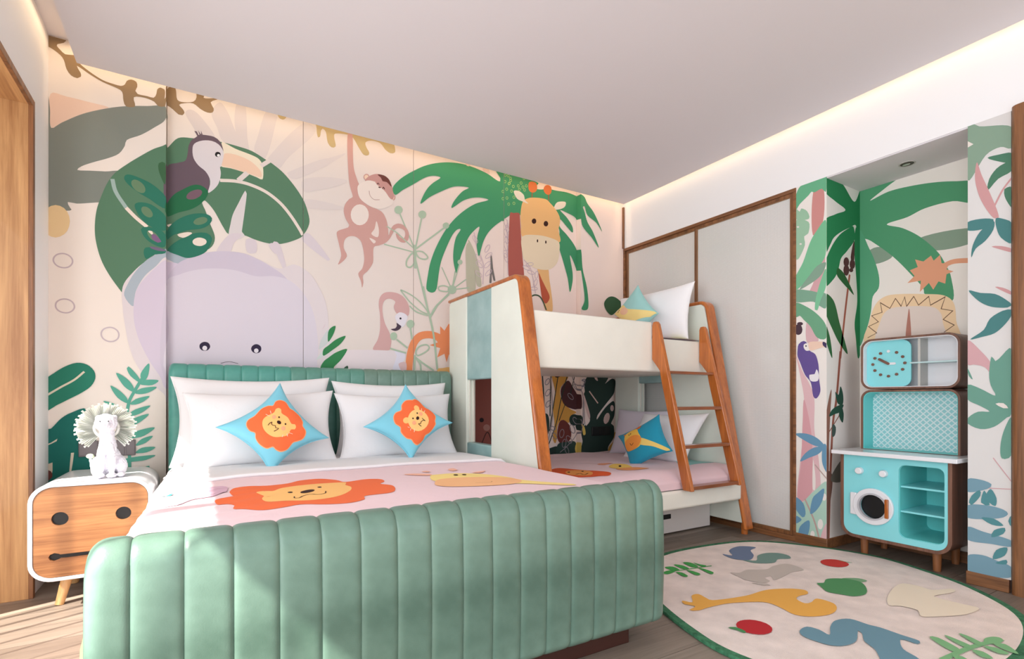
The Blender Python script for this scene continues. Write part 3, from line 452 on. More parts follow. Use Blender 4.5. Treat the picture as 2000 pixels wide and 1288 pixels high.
('C',(176,208,130),4,[2168,2611,2167,2606,2165,2603,2162,2600,2158,2598,2154,2598,2151,2600,2149,2603,2148,2607,2149,2611,2151,2615,2154,2618,2158,2619,2162,2619,2165,2617,2167,2615]),
('C',(176,208,130),4,[2129,2597,2129,2593,2126,2589,2123,2586,2119,2585,2116,2585,2113,2587,2110,2590,2110,2593,2110,2598,2113,2601,2116,2604,2119,2606,2123,2606,2126,2604,2129,2601]),
('C',(176,208,130),4,[2235,2631,2234,2626,2232,2623,2228,2620,2225,2618,2221,2618,2217,2620,2215,2623,2214,2627,2215,2631,2217,2635,2221,2638,2225,2639,2228,2639,2232,2638,2234,2635]),
('C',(176,208,130),4,[2184,2563,2184,2559,2181,2555,2178,2552,2174,2551,2171,2551,2167,2553,2165,2556,2164,2560,2165,2564,2167,2567,2171,2570,2174,2572,2178,2572,2181,2570,2184,2567]),
('C',(176,208,130),4,[2235,2580,2234,2576,2232,2572,2228,2569,2225,2567,2221,2567,2217,2569,2215,2572,2214,2576,2215,2580,2217,2584,2221,2587,2225,2588,2228,2588,2232,2587,2234,2584]),
('C',(176,208,130),4,[2229,2719,2228,2715,2226,2711,2223,2708,2219,2706,2215,2706,2212,2708,2210,2711,2209,2715,2210,2719,2212,2723,2215,2726,2219,2727,2223,2727,2226,2726,2228,2723]),
('C',(176,208,130),4,[2190,2736,2189,2732,2187,2728,2184,2725,2180,2724,2176,2724,2173,2725,2171,2728,2170,2732,2171,2736,2173,2740,2176,2743,2180,2745,2184,2745,2187,2743,2189,2740]),
('C',(176,208,130),4,[2149,2742,2148,2738,2146,2734,2143,2731,2139,2729,2135,2729,2132,2731,2130,2734,2129,2738,2130,2742,2132,2746,2135,2749,2139,2750,2143,2750,2146,2749,2148,2746]),
('C',(176,208,130),4,[2203,2763,2203,2759,2200,2755,2197,2752,2193,2750,2189,2750,2186,2752,2184,2755,2183,2759,2184,2763,2186,2767,2189,2770,2193,2771,2197,2771,2200,2770,2203,2767]),
('C',(176,208,130),4,[2179,2796,2178,2792,2176,2788,2173,2785,2169,2783,2165,2783,2162,2785,2160,2788,2159,2792,2160,2796,2162,2800,2165,2803,2169,2804,2173,2804,2176,2803,2178,2800]),
('C',(176,208,130),4,[2151,2795,2151,2790,2148,2787,2145,2784,2141,2782,2138,2782,2134,2783,2132,2786,2132,2790,2132,2794,2134,2798,2138,2801,2141,2803,2145,2803,2148,2801,2151,2798]),
('C',(176,208,130),4,[2201,2780,2200,2776,2198,2772,2195,2769,2191,2767,2187,2767,2184,2769,2182,2772,2181,2775,2182,2780,2184,2784,2187,2787,2191,2788,2195,2788,2198,2787,2200,2784]),
('C',(176,208,130),4,[2305,2763,2304,2759,2302,2755,2298,2752,2294,2750,2290,2750,2287,2752,2285,2755,2284,2759,2285,2763,2287,2767,2290,2770,2294,2772,2298,2772,2302,2770,2304,2767]),
('C',(176,208,130),4,[2333,2808,2332,2804,2330,2800,2327,2797,2323,2795,2319,2795,2316,2797,2313,2800,2313,2804,2313,2808,2316,2812,2319,2815,2323,2817,2327,2817,2330,2815,2332,2812]),
('C',(176,208,130),4,[2287,2706,2287,2702,2284,2698,2281,2695,2277,2694,2273,2694,2270,2695,2268,2698,2267,2702,2268,2706,2270,2710,2273,2713,2277,2715,2281,2715,2284,2713,2287,2710]),
('C',(176,208,130),4,[2356,2750,2355,2746,2353,2742,2350,2739,2346,2737,2342,2737,2338,2739,2336,2742,2335,2745,2336,2750,2338,2754,2342,2757,2346,2758,2350,2758,2353,2757,2355,2754]),
('C',(176,208,130),4,[2322,2733,2321,2729,2319,2725,2315,2722,2311,2720,2307,2720,2304,2722,2302,2725,2301,2729,2302,2733,2304,2737,2307,2740,2311,2741,2315,2741,2319,2740,2321,2737]),
('C',(176,208,130),4,[2276,2733,2275,2729,2273,2725,2270,2722,2266,2720,2262,2720,2259,2722,2257,2725,2256,2729,2257,2733,2259,2737,2262,2740,2266,2741,2270,2741,2273,2740,2275,2737]),
('C',(176,208,130),4,[2339,2712,2338,2708,2336,2704,2333,2701,2329,2699,2325,2699,2321,2701,2319,2704,2318,2708,2319,2712,2321,2716,2325,2719,2329,2721,2333,2721,2336,2719,2338,2716]),
('C',(176,208,130),4,[2186,2733,2186,2729,2183,2725,2180,2722,2176,2720,2173,2720,2169,2722,2167,2725,2166,2729,2167,2733,2169,2737,2173,2740,2176,2741,2180,2741,2183,2740,2186,2737]),
('C',(176,208,130),4,[2228,2718,2227,2714,2225,2710,2221,2707,2218,2705,2214,2705,2210,2707,2208,2710,2208,2714,2208,2718,2210,2722,2214,2725,2218,2726,2221,2726,2225,2725,2227,2722])]),
('B','printed_giraffe',[('S',(236,187,128),0,[2463,2082,2564,2085,2583,1998,2619,1721,2546,1715,2504,1840,2480,1986]),
('S',(190,92,66),0,[2474,2029,2504,1979,2540,1923,2585,1848,2580,1808,2544,1774,2510,1811,2492,1898]),
('S',(235,222,206),0,[2632,2607,2656,2662,2694,2684,2759,2692,2750,2650,2694,2617]),
('S',(236,187,128),0,[2306,2594,2340,2635,2416,2664,2546,2676,2595,2650,2656,2602,2694,2548,2697,2498,2681,2434,2687,2324,2323,2306,2294,2418,2289,2494]),
('S',(236,217,188),0,[2307,2313,2451,2351,2595,2350,2686,2324,2691,2244,2669,2149,2607,2086,2534,2064,2427,2068,2334,2114,2306,2187]),
('P',(58,30,26),0,[2448,2469,2445,2457,2437,2447,2425,2442,2413,2443,2405,2450,2401,2461,2405,2473,2413,2482,2425,2488,2437,2487,2445,2480]),
('P',(58,30,26),0,[2572,2469,2568,2456,2560,2446,2548,2441,2535,2442,2527,2449,2523,2460,2527,2473,2535,2483,2548,2489,2560,2487,2568,2480]),
('P',(58,30,26),0,[2467,2304,2466,2297,2464,2291,2460,2289,2457,2290,2454,2295,2453,2301,2454,2309,2457,2314,2460,2316,2464,2315,2466,2310]),
('P',(58,30,26),0,[2554,2306,2553,2299,2550,2294,2546,2291,2543,2293,2540,2297,2539,2304,2540,2311,2543,2317,2546,2319,2550,2318,2553,2313]),
('S',(235,222,206),0,[2223,2679,2277,2690,2323,2665,2332,2628,2367,2603,2311,2610,2255,2623]),
('K',(168,90,58),8,[2406,2711,2404,2662]),
('K',(168,90,58),8,[2574,2726,2577,2669]),
('S',(217,118,68),0,[2367,2752,2375,2785,2406,2798,2445,2793,2457,2751,2441,2719,2406,2704,2375,2715]),
('S',(217,118,68),0,[2522,2760,2540,2791,2571,2803,2601,2792,2607,2758,2589,2727,2558,2718,2532,2732])]),
('B','printed_arch',[('L',(72,92,68),13,[2375,1768,2398,1819,2439,1838,2486,1828,2522,1782,2552,1720])]),
('B','printed_dark_leaf',[('S',(60,96,66),0,[3150,1822,3184,1873,3240,1897,3310,1885,3375,1833,3310,1773,3240,1724,3177,1761])]),
('B','printed_banana_leaf',[('S',(42,124,102),0,[-715,1042,-679,1087,-631,1126,-583,1147,-540,1139,-509,1105,-504,1063,-523,1020,-562,985,-615,950,-668,916,-715,888]),
('L',(220,210,190),10,[-716,962,-652,1012,-594,1054,-551,1100])]),
('B','printed_banana_leaf',[('S',(28,110,100),0,[-715,774,-689,793,-647,847,-605,877,-540,894,-501,738,-518,607,-529,515,-562,493,-647,496,-673,485,-715,475]),
('P',(220,210,190),0,[-714,706,-689,718,-663,738,-666,725,-689,711,-714,699]),
('P',(220,210,190),0,[-607,659,-594,660,-600,603,-607,548,-615,549,-611,604]),
('P',(214,200,178),0,[-714,600,-683,612,-683,568,-689,527,-710,563,-714,563]),
('S',(110,62,55),0,[-714,573,-689,565,-684,534,-714,509])]),
('B','printed_fern',[('L',(92,168,148),15,[-294,1067,-329,994,-353,936,-363,856,-359,755,-353,675,-350,522]),
('S',(92,168,148),0,[-294,1053,-300,1096,-261,1156,-264,1090,-282,1053]),
('S',(92,168,148),0,[-306,1045,-347,1081,-364,1124,-356,1135,-323,1096,-303,1060]),
('S',(92,168,148),0,[-309,1038,-276,1060,-215,1058,-245,1031,-294,1031]),
('S',(92,168,148),0,[-332,990,-376,1022,-412,1097,-364,1066,-335,1023]),
('S',(92,168,148),0,[-329,986,-294,1012,-224,1020,-264,987,-306,978]),
('S',(92,168,148),0,[-359,925,-405,957,-438,1025,-399,1000,-364,957]),
('S',(92,168,148),0,[-350,921,-323,950,-258,968,-288,935,-323,919]),
('S',(92,168,148),0,[-367,852,-416,893,-470,939,-422,925,-379,885]),
('S',(92,168,148),0,[-359,860,-323,892,-254,913,-294,873,-335,855]),
('S',(92,168,148),0,[-359,802,-329,841,-261,865,-294,826,-329,804]),
('S',(92,168,148),0,[-356,729,-317,768,-233,786,-282,741,-329,728]),
('S',(92,168,148),0,[-323,688,-294,723,-242,738,-276,700,-317,684]),
('S',(92,168,148),0,[-323,644,-294,672,-230,672,-270,645]),
('S',(92,168,148),0,[-388,608,-323,622,-230,626,-276,601,-335,595,-388,590]),
('S',(92,168,148),0,[-323,531,-294,555,-259,567,-267,529]),
('S',(92,168,148),0,[-364,798,-382,806,-399,821,-388,835,-367,816]),
('S',(92,168,148),0,[-364,733,-388,741,-399,763,-382,763])]),
('B','printed_undergrowth',[('S',(214,158,76),0,[2605,1196,2794,1201,2777,1127,2703,1046,2711,953,2802,866,2878,831,2811,799,2794,739,2719,767,2670,715,2662,603,2646,564,2622,604,2638,736,2622,868,2646,999,2614,1130]),
('S',(214,158,76),0,[3271,639,3364,629,3364,417,3198,426,3207,509,3262,562]),
('S',(44,62,56),0,[2925,1014,2920,1101,2976,1170,3028,1198,3216,1200,3189,1126,3162,1091,3243,1138,3285,1121,3280,1051,3262,995,3171,905,3072,803,3064,765,3135,843,3198,898,3262,932,3280,890,3271,792,3234,724,3266,702,3266,597,3198,509,3180,407,2907,423,2904,559,2887,662,2942,710,2985,763,2942,865,2907,980]),
('P',(44,62,56),0,[2908,763,2905,747,2897,733,2885,722,2870,716,2853,713,2836,716,2820,724,2808,735,2801,750,2798,765,2801,781,2808,795,2820,806,2836,813,2853,815,2870,812,2885,805,2897,793,2905,779]),
('S',(44,62,56),0,[2870,716,2942,710,2942,421,2853,420,2904,593]),
('S',(58,34,34),0,[2646,1190,2711,1192,2703,1152,2662,1138,2638,1151]),
('S',(222,190,182),0,[2895,1020,2925,973,2985,811,2980,770,2959,798,2907,946]),
('L',(222,190,182),12,[2976,1021,3077,912]),
('P',(222,190,182),0,[3213,766,3200,742,3181,726,3162,723,3148,733,3142,755,3147,781,3160,805,3179,821,3198,824,3212,813,3218,792]),
('P',(222,190,182),0,[3267,866,3264,851,3256,841,3245,837,3234,841,3226,852,3223,866,3226,881,3234,892,3245,895,3256,891,3264,881]),
('S',(222,190,182),0,[3007,1198,3033,1198,3077,1117,3046,1127]),
('S',(225,215,210),0,[2899,953,2882,893,2908,865,2891,906]),
('S',(225,215,210),0,[2904,851,2907,799,2937,731,2916,711,2921,770]),
('S',(82,48,50),0,[2711,1046,2785,1114,2844,1048,2887,980,2887,865,2819,866,2744,900,2711,966]),
('S',(112,56,50),0,[2678,715,2703,761,2752,760,2811,698,2811,597,2727,547,2670,603]),
('S',(44,62,56),0,[2566,509,2622,532,2670,530,2695,423,2566,430]),
('S',(44,62,56),0,[2518,817,2566,816,2582,737,2566,639,2534,640]),
('S',(50,72,66),0,[2670,550,2769,572,2870,561,2853,420,2670,431]),
('S',(232,200,105),0,[2887,567,2882,444,2887,425,2861,507]),
('S',(232,200,105),0,[2887,730,2921,701,2933,637,2907,631,2895,695]),
('S',(92,44,38),0,[3329,1213,3383,1215,3383,395,3362,396,3350,791]),
('L',(44,62,56),11,[2506,1193,2522,999,2530,816]),
('L',(44,62,56),9,[2601,1196,2589,802]),
('L',(44,62,56),8,[2674,1145,2634,933,2582,672]),
('L',(44,62,56),8,[2790,1201,2703,933,2654,735,2558,522]),
('L',(44,62,56),8,[2870,1197,2811,1000]),
('L',(44,62,56),7,[2752,906,2686,761]),
('C',(150,140,146),6,[2580,1126,2584,1121,2586,1113,2584,1103,2578,1092,2570,1083,2561,1076,2551,1073,2544,1074,2539,1079,2537,1087,2540,1097,2545,1108,2553,1117,2563,1124,2572,1127]),
('C',(150,140,146),6,[2585,1033,2590,1027,2592,1019,2589,1008,2584,997,2575,987,2565,980,2555,977,2547,978,2541,983,2540,992,2542,1003,2548,1014,2556,1023,2566,1031,2576,1034]),
('C',(150,140,146),6,[2589,934,2594,929,2596,920,2593,910,2588,899,2579,889,2569,882,2559,879,2551,880,2545,886,2544,894,2546,905,2552,916,2560,926,2570,932,2580,936]),
('C',(150,140,146),6,[2707,611,2699,615,2693,624,2691,637,2692,651,2697,665,2705,676,2714,682,2723,684,2731,679,2737,670,2739,658,2738,643,2733,630,2725,619,2716,612]),
('C',(150,140,146),6,[2732,523,2725,528,2720,537,2719,549,2720,563,2725,577,2732,588,2740,595,2748,596,2755,592,2759,583,2761,570,2759,556,2755,543,2748,531,2740,525]),
('C',(150,140,146),6,[2817,557,2808,557,2796,561,2784,570,2774,582,2766,596,2763,609,2764,619,2770,624,2780,625,2792,621,2804,612,2814,600,2822,586,2825,573,2823,563]),
('C',(150,140,146),6,[2849,645,2838,646,2827,652,2816,663,2808,678,2803,693,2803,706,2807,717,2814,722,2825,722,2836,715,2847,704,2855,690,2860,675,2861,661,2857,650]),
('C',(150,140,146),6,[2887,727,2878,727,2867,730,2857,738,2847,749,2840,761,2837,772,2839,781,2844,787,2853,788,2863,784,2874,776,2884,765,2891,753,2893,742,2892,733]),
('C',(150,140,146),6,[2783,466,2775,467,2767,473,2758,482,2752,494,2747,507,2747,518,2749,526,2755,530,2762,530,2771,524,2779,515,2786,503,2790,490,2791,479,2788,470]),
('C',(150,140,146),8,[2922,1126,2929,1120,2930,1110,2927,1098,2920,1085,2909,1073,2897,1065,2885,1061,2923,1064,2917,1070,2915,1080,2918,1092,2926,1106,2889,1115,2901,1123,2913,1127]),
('C',(150,140,146),6,[2887,1038,2879,1037,2870,1039,2861,1045,2853,1054,2848,1063,2846,1072,2848,1080,2853,1084,2860,1086,2869,1083,2878,1077,2886,1069,2891,1059,2893,1050,2892,1043]),
('C',(150,140,146),6,[2838,948,2830,945,2819,948,2807,954,2795,963,2786,973,2781,984,2780,993,2784,999,2792,1001,2802,999,2814,993,2826,984,2835,973,2841,962,2841,953]),
('C',(150,140,146),6,[2658,601,2650,600,2640,604,2630,612,2621,623,2614,635,2612,646,2613,654,2618,659,2625,660,2635,656,2645,648,2654,637,2661,626,2664,615,2663,606]),
('C',(150,140,146),6,[2644,687,2639,682,2630,679,2619,679,2607,682,2596,687,2588,693,2583,700,2583,707,2588,711,2597,714,2608,714,2620,711,2631,707,2640,700,2644,693]),
('L',(150,140,146),6,[2597,1130,2614,802,2566,574]),
('L',(150,140,146),7,[2819,1168,2904,967,2921,729]),
('L',(150,140,146),7,[2695,482,2785,544,2887,662,2907,967])]),
('B','printed_maroon_shape',[('S',(142,84,76),0,[1826,1167,2130,1175,2275,926,2275,421,1826,449]),
('P',(40,30,34),0,[1943,781,1940,772,1933,766,1923,764,1912,766,1905,773,1902,782,1905,791,1912,798,1923,800,1933,797,1940,791]),
('P',(168,122,114),0,[1998,719,1997,711,1993,704,1986,698,1977,694,1968,693,1959,695,1950,699,1943,705,1939,713,1938,721,1939,729,1943,736,1950,742,1959,746,1968,747,1977,745,1986,741,1993,735,1997,727]),
('L',(70,46,44),9,[1920,588,1975,683,2023,584])]),
('CF','printed_pink_stem',[('S',(208,145,140),0,[1872,2296,1812,2313,1812,2079,1876,2012]),
('S',(214,168,172),0,[1828,1868,1799,1861,1814,1668,1837,1616,1895,1645,1874,1698,1837,1823]),
('S',(218,180,184),0,[1912,1456,1842,1344,1848,1316,1914,1322]),
('S',(226,188,192),0,[1984,1236,1942,1131,1902,1058,1867,957,1867,767,1852,648,1837,550,1828,363,1867,347,1927,318,1932,276,1980,289,1958,538,1937,744,1932,947,1958,1101]),
('S',(218,164,170),0,[1932,947,1887,746,1877,546,1877,366,1927,287,1976,289,1952,538,1942,794]),
('S',(238,230,224),0,[1874,557,1859,448,1862,358,1877,366])]),
('CF','printed_palm_frond',[('S',(108,180,140),0,[1990,2205,1984,2315,1941,2363,1795,2372,1795,2262,1819,2292,1865,2284,1884,2295,1903,2278,1961,2239]),
('S',(158,197,168),0,[1990,2219,1961,2189,1951,2207,1912,2176,1901,2124,1990,2149]),
('S',(158,197,168),0,[1990,2133,1903,2104,1905,2030,1932,2018,1927,1959,1971,1877,1990,1897]),
('P',(238,230,224),0,[1964,2089,1965,2087,1968,2086,1973,2086,1977,2088,1980,2091,1982,2094,1980,2096,1977,2097,1973,2096,1968,2094,1965,2091]),
('P',(238,230,224),0,[1947,1972,1948,1969,1951,1968,1955,1968,1959,1970,1962,1972,1963,1976,1962,1978,1959,1980,1955,1979,1951,1978,1948,1975]),
('S',(124,192,150),0,[1794,2083,1794,1878,1819,1819,1865,1763,1941,1702,1990,1677,1990,1760,1941,1846,1893,1969,1856,2026]),
('S',(135,166,146),0,[1961,1676,1893,1759,1847,1806,1794,1817,1805,1769,1837,1729,1903,1694]),
('S',(128,170,146),0,[1990,1674,1903,1658,1828,1628,1794,1618,1794,1525,1837,1550,1874,1580,1990,1598]),
('S',(112,168,134),0,[1990,1589,1922,1558,1847,1495,1794,1418,1794,1334,1847,1344,1893,1425,1932,1468,1961,1501,1990,1494]),
('S',(128,197,156),0,[1794,1776,1794,1664,1828,1577,1847,1519,1862,1526,1856,1600,1828,1699])]),
('CF','printed_fruit',[('P',(78,58,68),0,[1943,1407,1945,1396,1948,1387,1954,1380,1962,1376,1971,1375,1979,1378,1987,1384,1993,1392,1997,1402,1998,1413,1997,1424,1993,1433,1987,1441,1979,1445,1971,1445,1962,1442,1954,1437,1948,1428,1945,1418]),
('P',(78,58,68),0,[1939,1445,1942,1440,1949,1436,1959,1436,1969,1439,1976,1444,1979,1450,1976,1456,1969,1459,1959,1459,1949,1457,1942,1451])]),
('CF','printed_toucan',[('S',(104,86,150),0,[1977,1264,1968,1314,1934,1332,1909,1309,1897,1266,1860,1239,1840,1171,1836,1081,1828,999,1852,954,1872,967,1889,1058,1926,1109,1960,1195,1975,1230]),
('S',(240,234,230),0,[1933,1309,1909,1313,1894,1270,1918,1266,1934,1286]),
('P',(40,35,50),0,[1914,1297,1915,1294,1917,1293,1919,1292,1922,1293,1924,1295,1924,1298,1924,1300,1922,1302,1919,1302,1917,1301,1915,1299]),
('S',(238,234,238),0,[1852,1143,1837,1106,1844,1067,1889,1068,1897,1108,1864,1111]),
('S',(240,208,188),0,[1905,1309,1889,1322,1812,1315,1788,1302,1792,1274,1804,1281,1852,1271,1893,1266]),
('S',(70,60,96),0,[1812,1315,1790,1302,1784,1269,1812,1292])]),
('CF','printed_pale_bush',[('S',(178,212,196),0,[1937,275,1867,357,1780,419,1780,28,1958,-15,1989,225]),
('S',(222,184,188),0,[1791,163,1780,28,1837,14]),
('P',(238,232,226),0,[1790,330,1792,318,1797,308,1804,304,1810,306,1815,314,1817,325,1815,337,1810,347,1804,351,1797,349,1792,341]),
('P',(238,232,226),0,[1810,154,1813,137,1819,123,1828,117,1836,119,1843,130,1845,147,1843,164,1836,178,1828,184,1819,181,1813,170]),
('P',(238,232,226),0,[1863,78,1865,66,1870,56,1877,51,1884,53,1889,60,1891,72,1889,84,1884,94,1877,99,1870,97,1865,90]),
('L',(190,165,158),11,[1927,297,1867,167,1830,41]),
('L',(190,165,158),7,[1862,528,1785,443])]),
('CF','printed_blue_leaf',[('S',(108,154,184),0,[1989,718,1917,724,1847,699,1801,650,1857,648,1927,678]),
('S',(108,154,184),0,[1958,538,1927,592,1867,637,1805,646,1837,600,1897,569]),
('S',(108,154,184),0,[1807,664,1788,653,1784,487,1813,533,1818,602]),
('S',(108,154,184),0,[1804,382,1818,296,1857,229,1892,205,1877,306,1847,345]),
('S',(108,154,184),0,[1989,297,1937,265,1922,197,1942,172,1989,225]),
('S',(108,154,184),0,[1989,174,1947,156,1989,122]),
('S',(108,154,184),0,[1899,161,1899,90,1927,33,1968,34,1958,108])]),
('CR','printed_palm_frond',[('S',(40,132,82),0,[3366,2365,3570,2355,3727,2264,3811,2355,3811,2018,3765,2030,3746,2111,3671,2083,3561,2036,3473,1984,3429,1930,3366,1865,3366,2068,3490,2137,3615,2189,3490,2222,3366,2263]),
('S',(40,132,82),0,[3671,2083,3717,2096,3731,2015,3634,1922,3561,1864,3526,1783,3473,1720,3366,1661,3366,1791,3438,1912,3543,2014]),
('S',(40,132,82),0,[3746,2096,3811,2038,3811,1304,3774,1224,3746,1360,3731,1457,3765,1607,3746,1801,3727,1936]),
('S',(48,108,62),0,[3366,1615,3473,1579,3543,1443,3643,1249,3543,1310,3455,1399,3366,1513]),
('S',(48,108,62),0,[3366,1439,3429,1341,3455,1213,3412,1265,3366,1355]),
('S',(44,102,54),0,[3517,1796,3579,1780,3634,1739,3721,1644,3652,1674,3570,1712,3508,1752])]),
('CR','printed_thin_trunk',[('L',(168,96,78),21,[3667,1772,3606,1496,3552,1215]),
('L',(160,96,80),24,[3553,1259,3504,947,3464,799,3431,454,3409,28]),
('S',(148,104,88),0,[3445,1012,3431,849,3416,652,3409,456,3377,458,3364,733,3395,898]),
('S',(128,92,80),0,[3382,477,3449,472,3455,393,3424,257,3405,29,3384,32]),
('L',(148,100,84),8,[3542,847,3405,731]),
('S',(70,90,84),0,[3460,789,3497,768,3486,718,3453,710]),
('S',(120,118,108),0,[3576,554,3445,463,3449,423,3576,423])]),
('CR','printed_fruit',[('P',(88,54,54),0,[3660,1854,3655,1837,3642,1824,3625,1817,3607,1819,3595,1829,3590,1844,3595,1861,3607,1874,3625,1881,3642,1879,3655,1869]),
('P',(88,54,54),0,[3736,1849,3731,1832,3718,1819,3700,1812,3683,1814,3670,1824,3665,1840,3670,1856,3683,1870,3700,1877,3718,1875,3731,1865]),
('P',(88,54,54),0,[3661,1801,3656,1781,3643,1766,3625,1759,3606,1762,3593,1774,3588,1791,3593,1810,3606,1825,3625,1832,3643,1830,3656,1818]),
('P',(88,54,54),0,[3712,1807,3708,1800,3699,1793,3686,1790,3673,1790,3663,1794,3660,1800,3663,1808,3673,1814,3686,1817,3699,1817,3708,1813]),
('S',(88,54,54),0,[3680,1890,3723,2004,3723,1877,3693,1865])]),
('CR','printed_dark_leaf',[('S',(42,84,68),0,[3553,1033,3585,978,3580,917,3519,922,3491,997,3529,977]),
('S',(42,84,68),0,[3418,839,3445,878,3519,907,3591,912,3547,867,3482,853]),
('S',(42,84,68),0,[3561,907,3591,856,3578,796,3534,847])]),
('NB','printed_palm_frond',[('S',(140,162,142),0,[1457,1943,1195,1933,1195,1851,1392,1853]),
('S',(140,162,142),0,[1737,1930,1667,1944,1599,1864,1709,1842]),
('S',(84,156,114),0,[1795,2362,1568,2362,1630,2323,1728,2266,1621,2289,1499,2282,1376,2261,1268,2229,1195,2196,1195,2083,1287,2118,1424,2119,1516,2093,1630,2081,1542,2031,1449,1951,1360,1836,1321,1751,1295,1670,1291,1528,1420,1588,1432,1629,1474,1696,1594,1862,1723,1998,1795,2065]),
('S',(88,162,122),0,[1795,2071,1732,1948,1695,1844,1674,1746,1678,1674,1711,1628,1723,1525,1747,1422,1795,1321])]),
('NB','printed_sun',[('L',(232,166,132),28,[1333,1746,1283,1761,1195,1748]),
('P',(232,166,132),0,[1516,1679,1478,1716,1503,1756,1461,1767,1475,1817,1432,1795,1393,1822,1380,1788,1348,1816,1341,1765,1306,1747,1317,1722,1283,1703,1317,1693,1323,1638,1356,1658,1382,1613,1404,1658,1450,1611,1445,1680])]),
('NB','printed_lion_frame',[('S',(246,214,174),0,[1744,1316,1732,1463,1695,1573,1639,1616,1559,1617,1416,1592,1329,1569,1283,1518,1271,1413,1271,1273]),
('S',(234,218,208),0,[1681,1310,1668,1454,1630,1522,1559,1536,1392,1511,1348,1471,1335,1412,1332,1279]),
('K',(112,82,62),4,[1742,1358,1688,1384,1737,1432,1678,1456,1718,1501,1657,1515,1667,1579,1612,1534,1581,1593,1550,1538,1531,1594,1520,1533,1482,1589,1457,1531,1404,1576,1396,1521,1323,1559,1343,1491,1287,1471,1333,1426,1280,1386,1329,1349]),
('S',(186,128,112),0,[1509,1514,1503,1493,1497,1303,1526,1306])]),
('NB','printed_blade',[('L',(92,104,104),9,[1844,788,1812,725,1804,621])]),
('PF','printed_sage_leaf',[('S',(136,162,142),0,[1086,2373,1040,2337,917,2279,917,2174,947,2193,971,2198,1015,2179,1086,2079]),
('P',(232,222,214),0,[1086,2281,1063,2256,1086,2248])]),
('PF','printed_leaf',[('S',(80,126,102),0,[1008,2164,967,2163,915,2151,915,2103,967,2130]),
('S',(80,126,102),0,[915,2113,917,2064,967,2043,1007,2000,1001,2055,973,2097,944,2111]),
('S',(80,126,102),0,[944,1984,923,1990,915,1981,915,1884,938,1931,945,1965])]),
('PF','printed_pink_leaf',[('S',(204,154,154),0,[1049,2158,1032,2091,998,1983,964,1853,985,1855,1028,1945,1050,2025,1057,2092]),
('L',(204,154,154),8,[981,1913,950,1982,915,2032]),
('S',(204,154,154),0,[992,1714,956,1707,915,1683,915,1666,956,1689]),
('S',(204,154,154),0,[979,1509,950,1500,915,1472,915,1457])]),
('PF','printed_teal_leaf',[('S',(76,128,128),0,[1089,1862,1035,1865,985,1848,992,1829,1028,1810,1089,1822]),
('S',(76,128,128),0,[984,1839,985,1796,1016,1748,1054,1718,1071,1677,1066,1737,1035,1802]),
('S',(76,128,128),0,[976,1849,956,1844,915,1807,915,1710,956,1748,973,1800]),
('S',(76,128,128),0,[1082,1510,1035,1489,979,1474,938,1439,915,1408,932,1399,992,1412,1041,1448]),
('S',(76,128,128),0,[915,1387,950,1386,998,1353,1022,1300,1076,1257,1028,1265,979,1279,938,1322,915,1365])]),
('PF','printed_pink_branch',[('S',(208,164,168),0,[1087,1253,1035,1196,991,1123,982,1054,1017,1110,1063,1127,1087,1128]),
('L',(208,164,168),4,[986,657,917,546]),
('L',(208,164,168),4,[1035,500,917,510])]),
('PF','printed_green_leaf',[('S',(108,156,140),0,[992,1163,977,1139,964,1150,917,1194,917,883,934,860,982,812,1035,798,1087,825,1083,855,1044,886,999,887,1035,915,1087,950,1087,1024,1035,1003,977,967,995,1019,1001,1077]),
('S',(108,156,140),0,[917,860,917,678,953,657,958,722,943,803]),
('S',(108,156,140),0,[1087,1111,1065,1050,1081,1069]),
('S',(230,220,214),0,[977,927,947,930,929,905,947,905])]),
('PF','printed_blue_stone',[('S',(120,156,172),0,[1087,537,1035,541,992,524,1008,498,1087,472]),
('S',(120,156,172),0,[1087,401,1008,415,947,405,930,386,964,359,1087,338]),
('S',(120,156,172),0,[1087,291,1026,280,917,259,917,229,991,225,1087,225]),
('S',(120,156,172),0,[1087,142,1026,160,964,145,917,130,917,81,991,63,1087,71])]),
('PF','printed_small_leaf',[('S',(84,140,146),0,[1038,488,1035,459,1070,406,1081,416,1070,454]),
('S',(84,140,146),0,[1019,489,1032,425,999,417]),
('S',(84,140,146),0,[995,500,973,458,977,417,999,430,1013,463]),
('S',(84,140,146),0,[1031,349,982,353,947,326,991,322]),
('S',(84,140,146),0,[941,316,947,286,992,259,982,296]),
('S',(84,140,146),0,[933,222,943,179,986,151,973,200]),
('S',(84,140,146),0,[977,134,936,161,936,138]),
('S',(84,140,146),0,[917,383,929,352,917,327])]),
('RUG','woven_fern',[('L',(72,160,82),9,[2135,1977,2277,1947,2450,1916]),
('S',(72,160,82),0,[2120,1974,2189,1983,2210,1959,2129,1943]),
('S',(72,160,82),0,[2202,2032,2250,2016,2237,1955,2201,1965]),
('S',(72,160,82),0,[2282,2038,2313,2006,2300,1945,2268,1960]),
('S',(72,160,82),0,[2356,2036,2391,2015,2372,1942,2334,1953]),
('S',(72,160,82),0,[2406,2006,2411,1961,2426,1931,2388,1928]),
('S',(72,160,82),0,[2192,1943,2213,1919,2197,1865,2171,1869]),
('S',(72,160,82),0,[2266,1937,2283,1904,2279,1853,2244,1851]),
('S',(72,160,82),0,[2352,1926,2364,1895,2359,1832,2326,1825])]),
('RUG','woven_squirrel',[('S',(120,150,142),0,[2699,1906,2746,1846,2846,1900,2934,1905,2998,1867,3004,1806,2954,1766,2884,1795,2802,1769,2712,1810,2689,1859]),
('S',(112,128,156),0,[2691,2027,2715,1979,2791,2055,2924,2079,2992,2012,2905,1987,2826,1913,2726,1871,2672,1913,2665,1962])]),
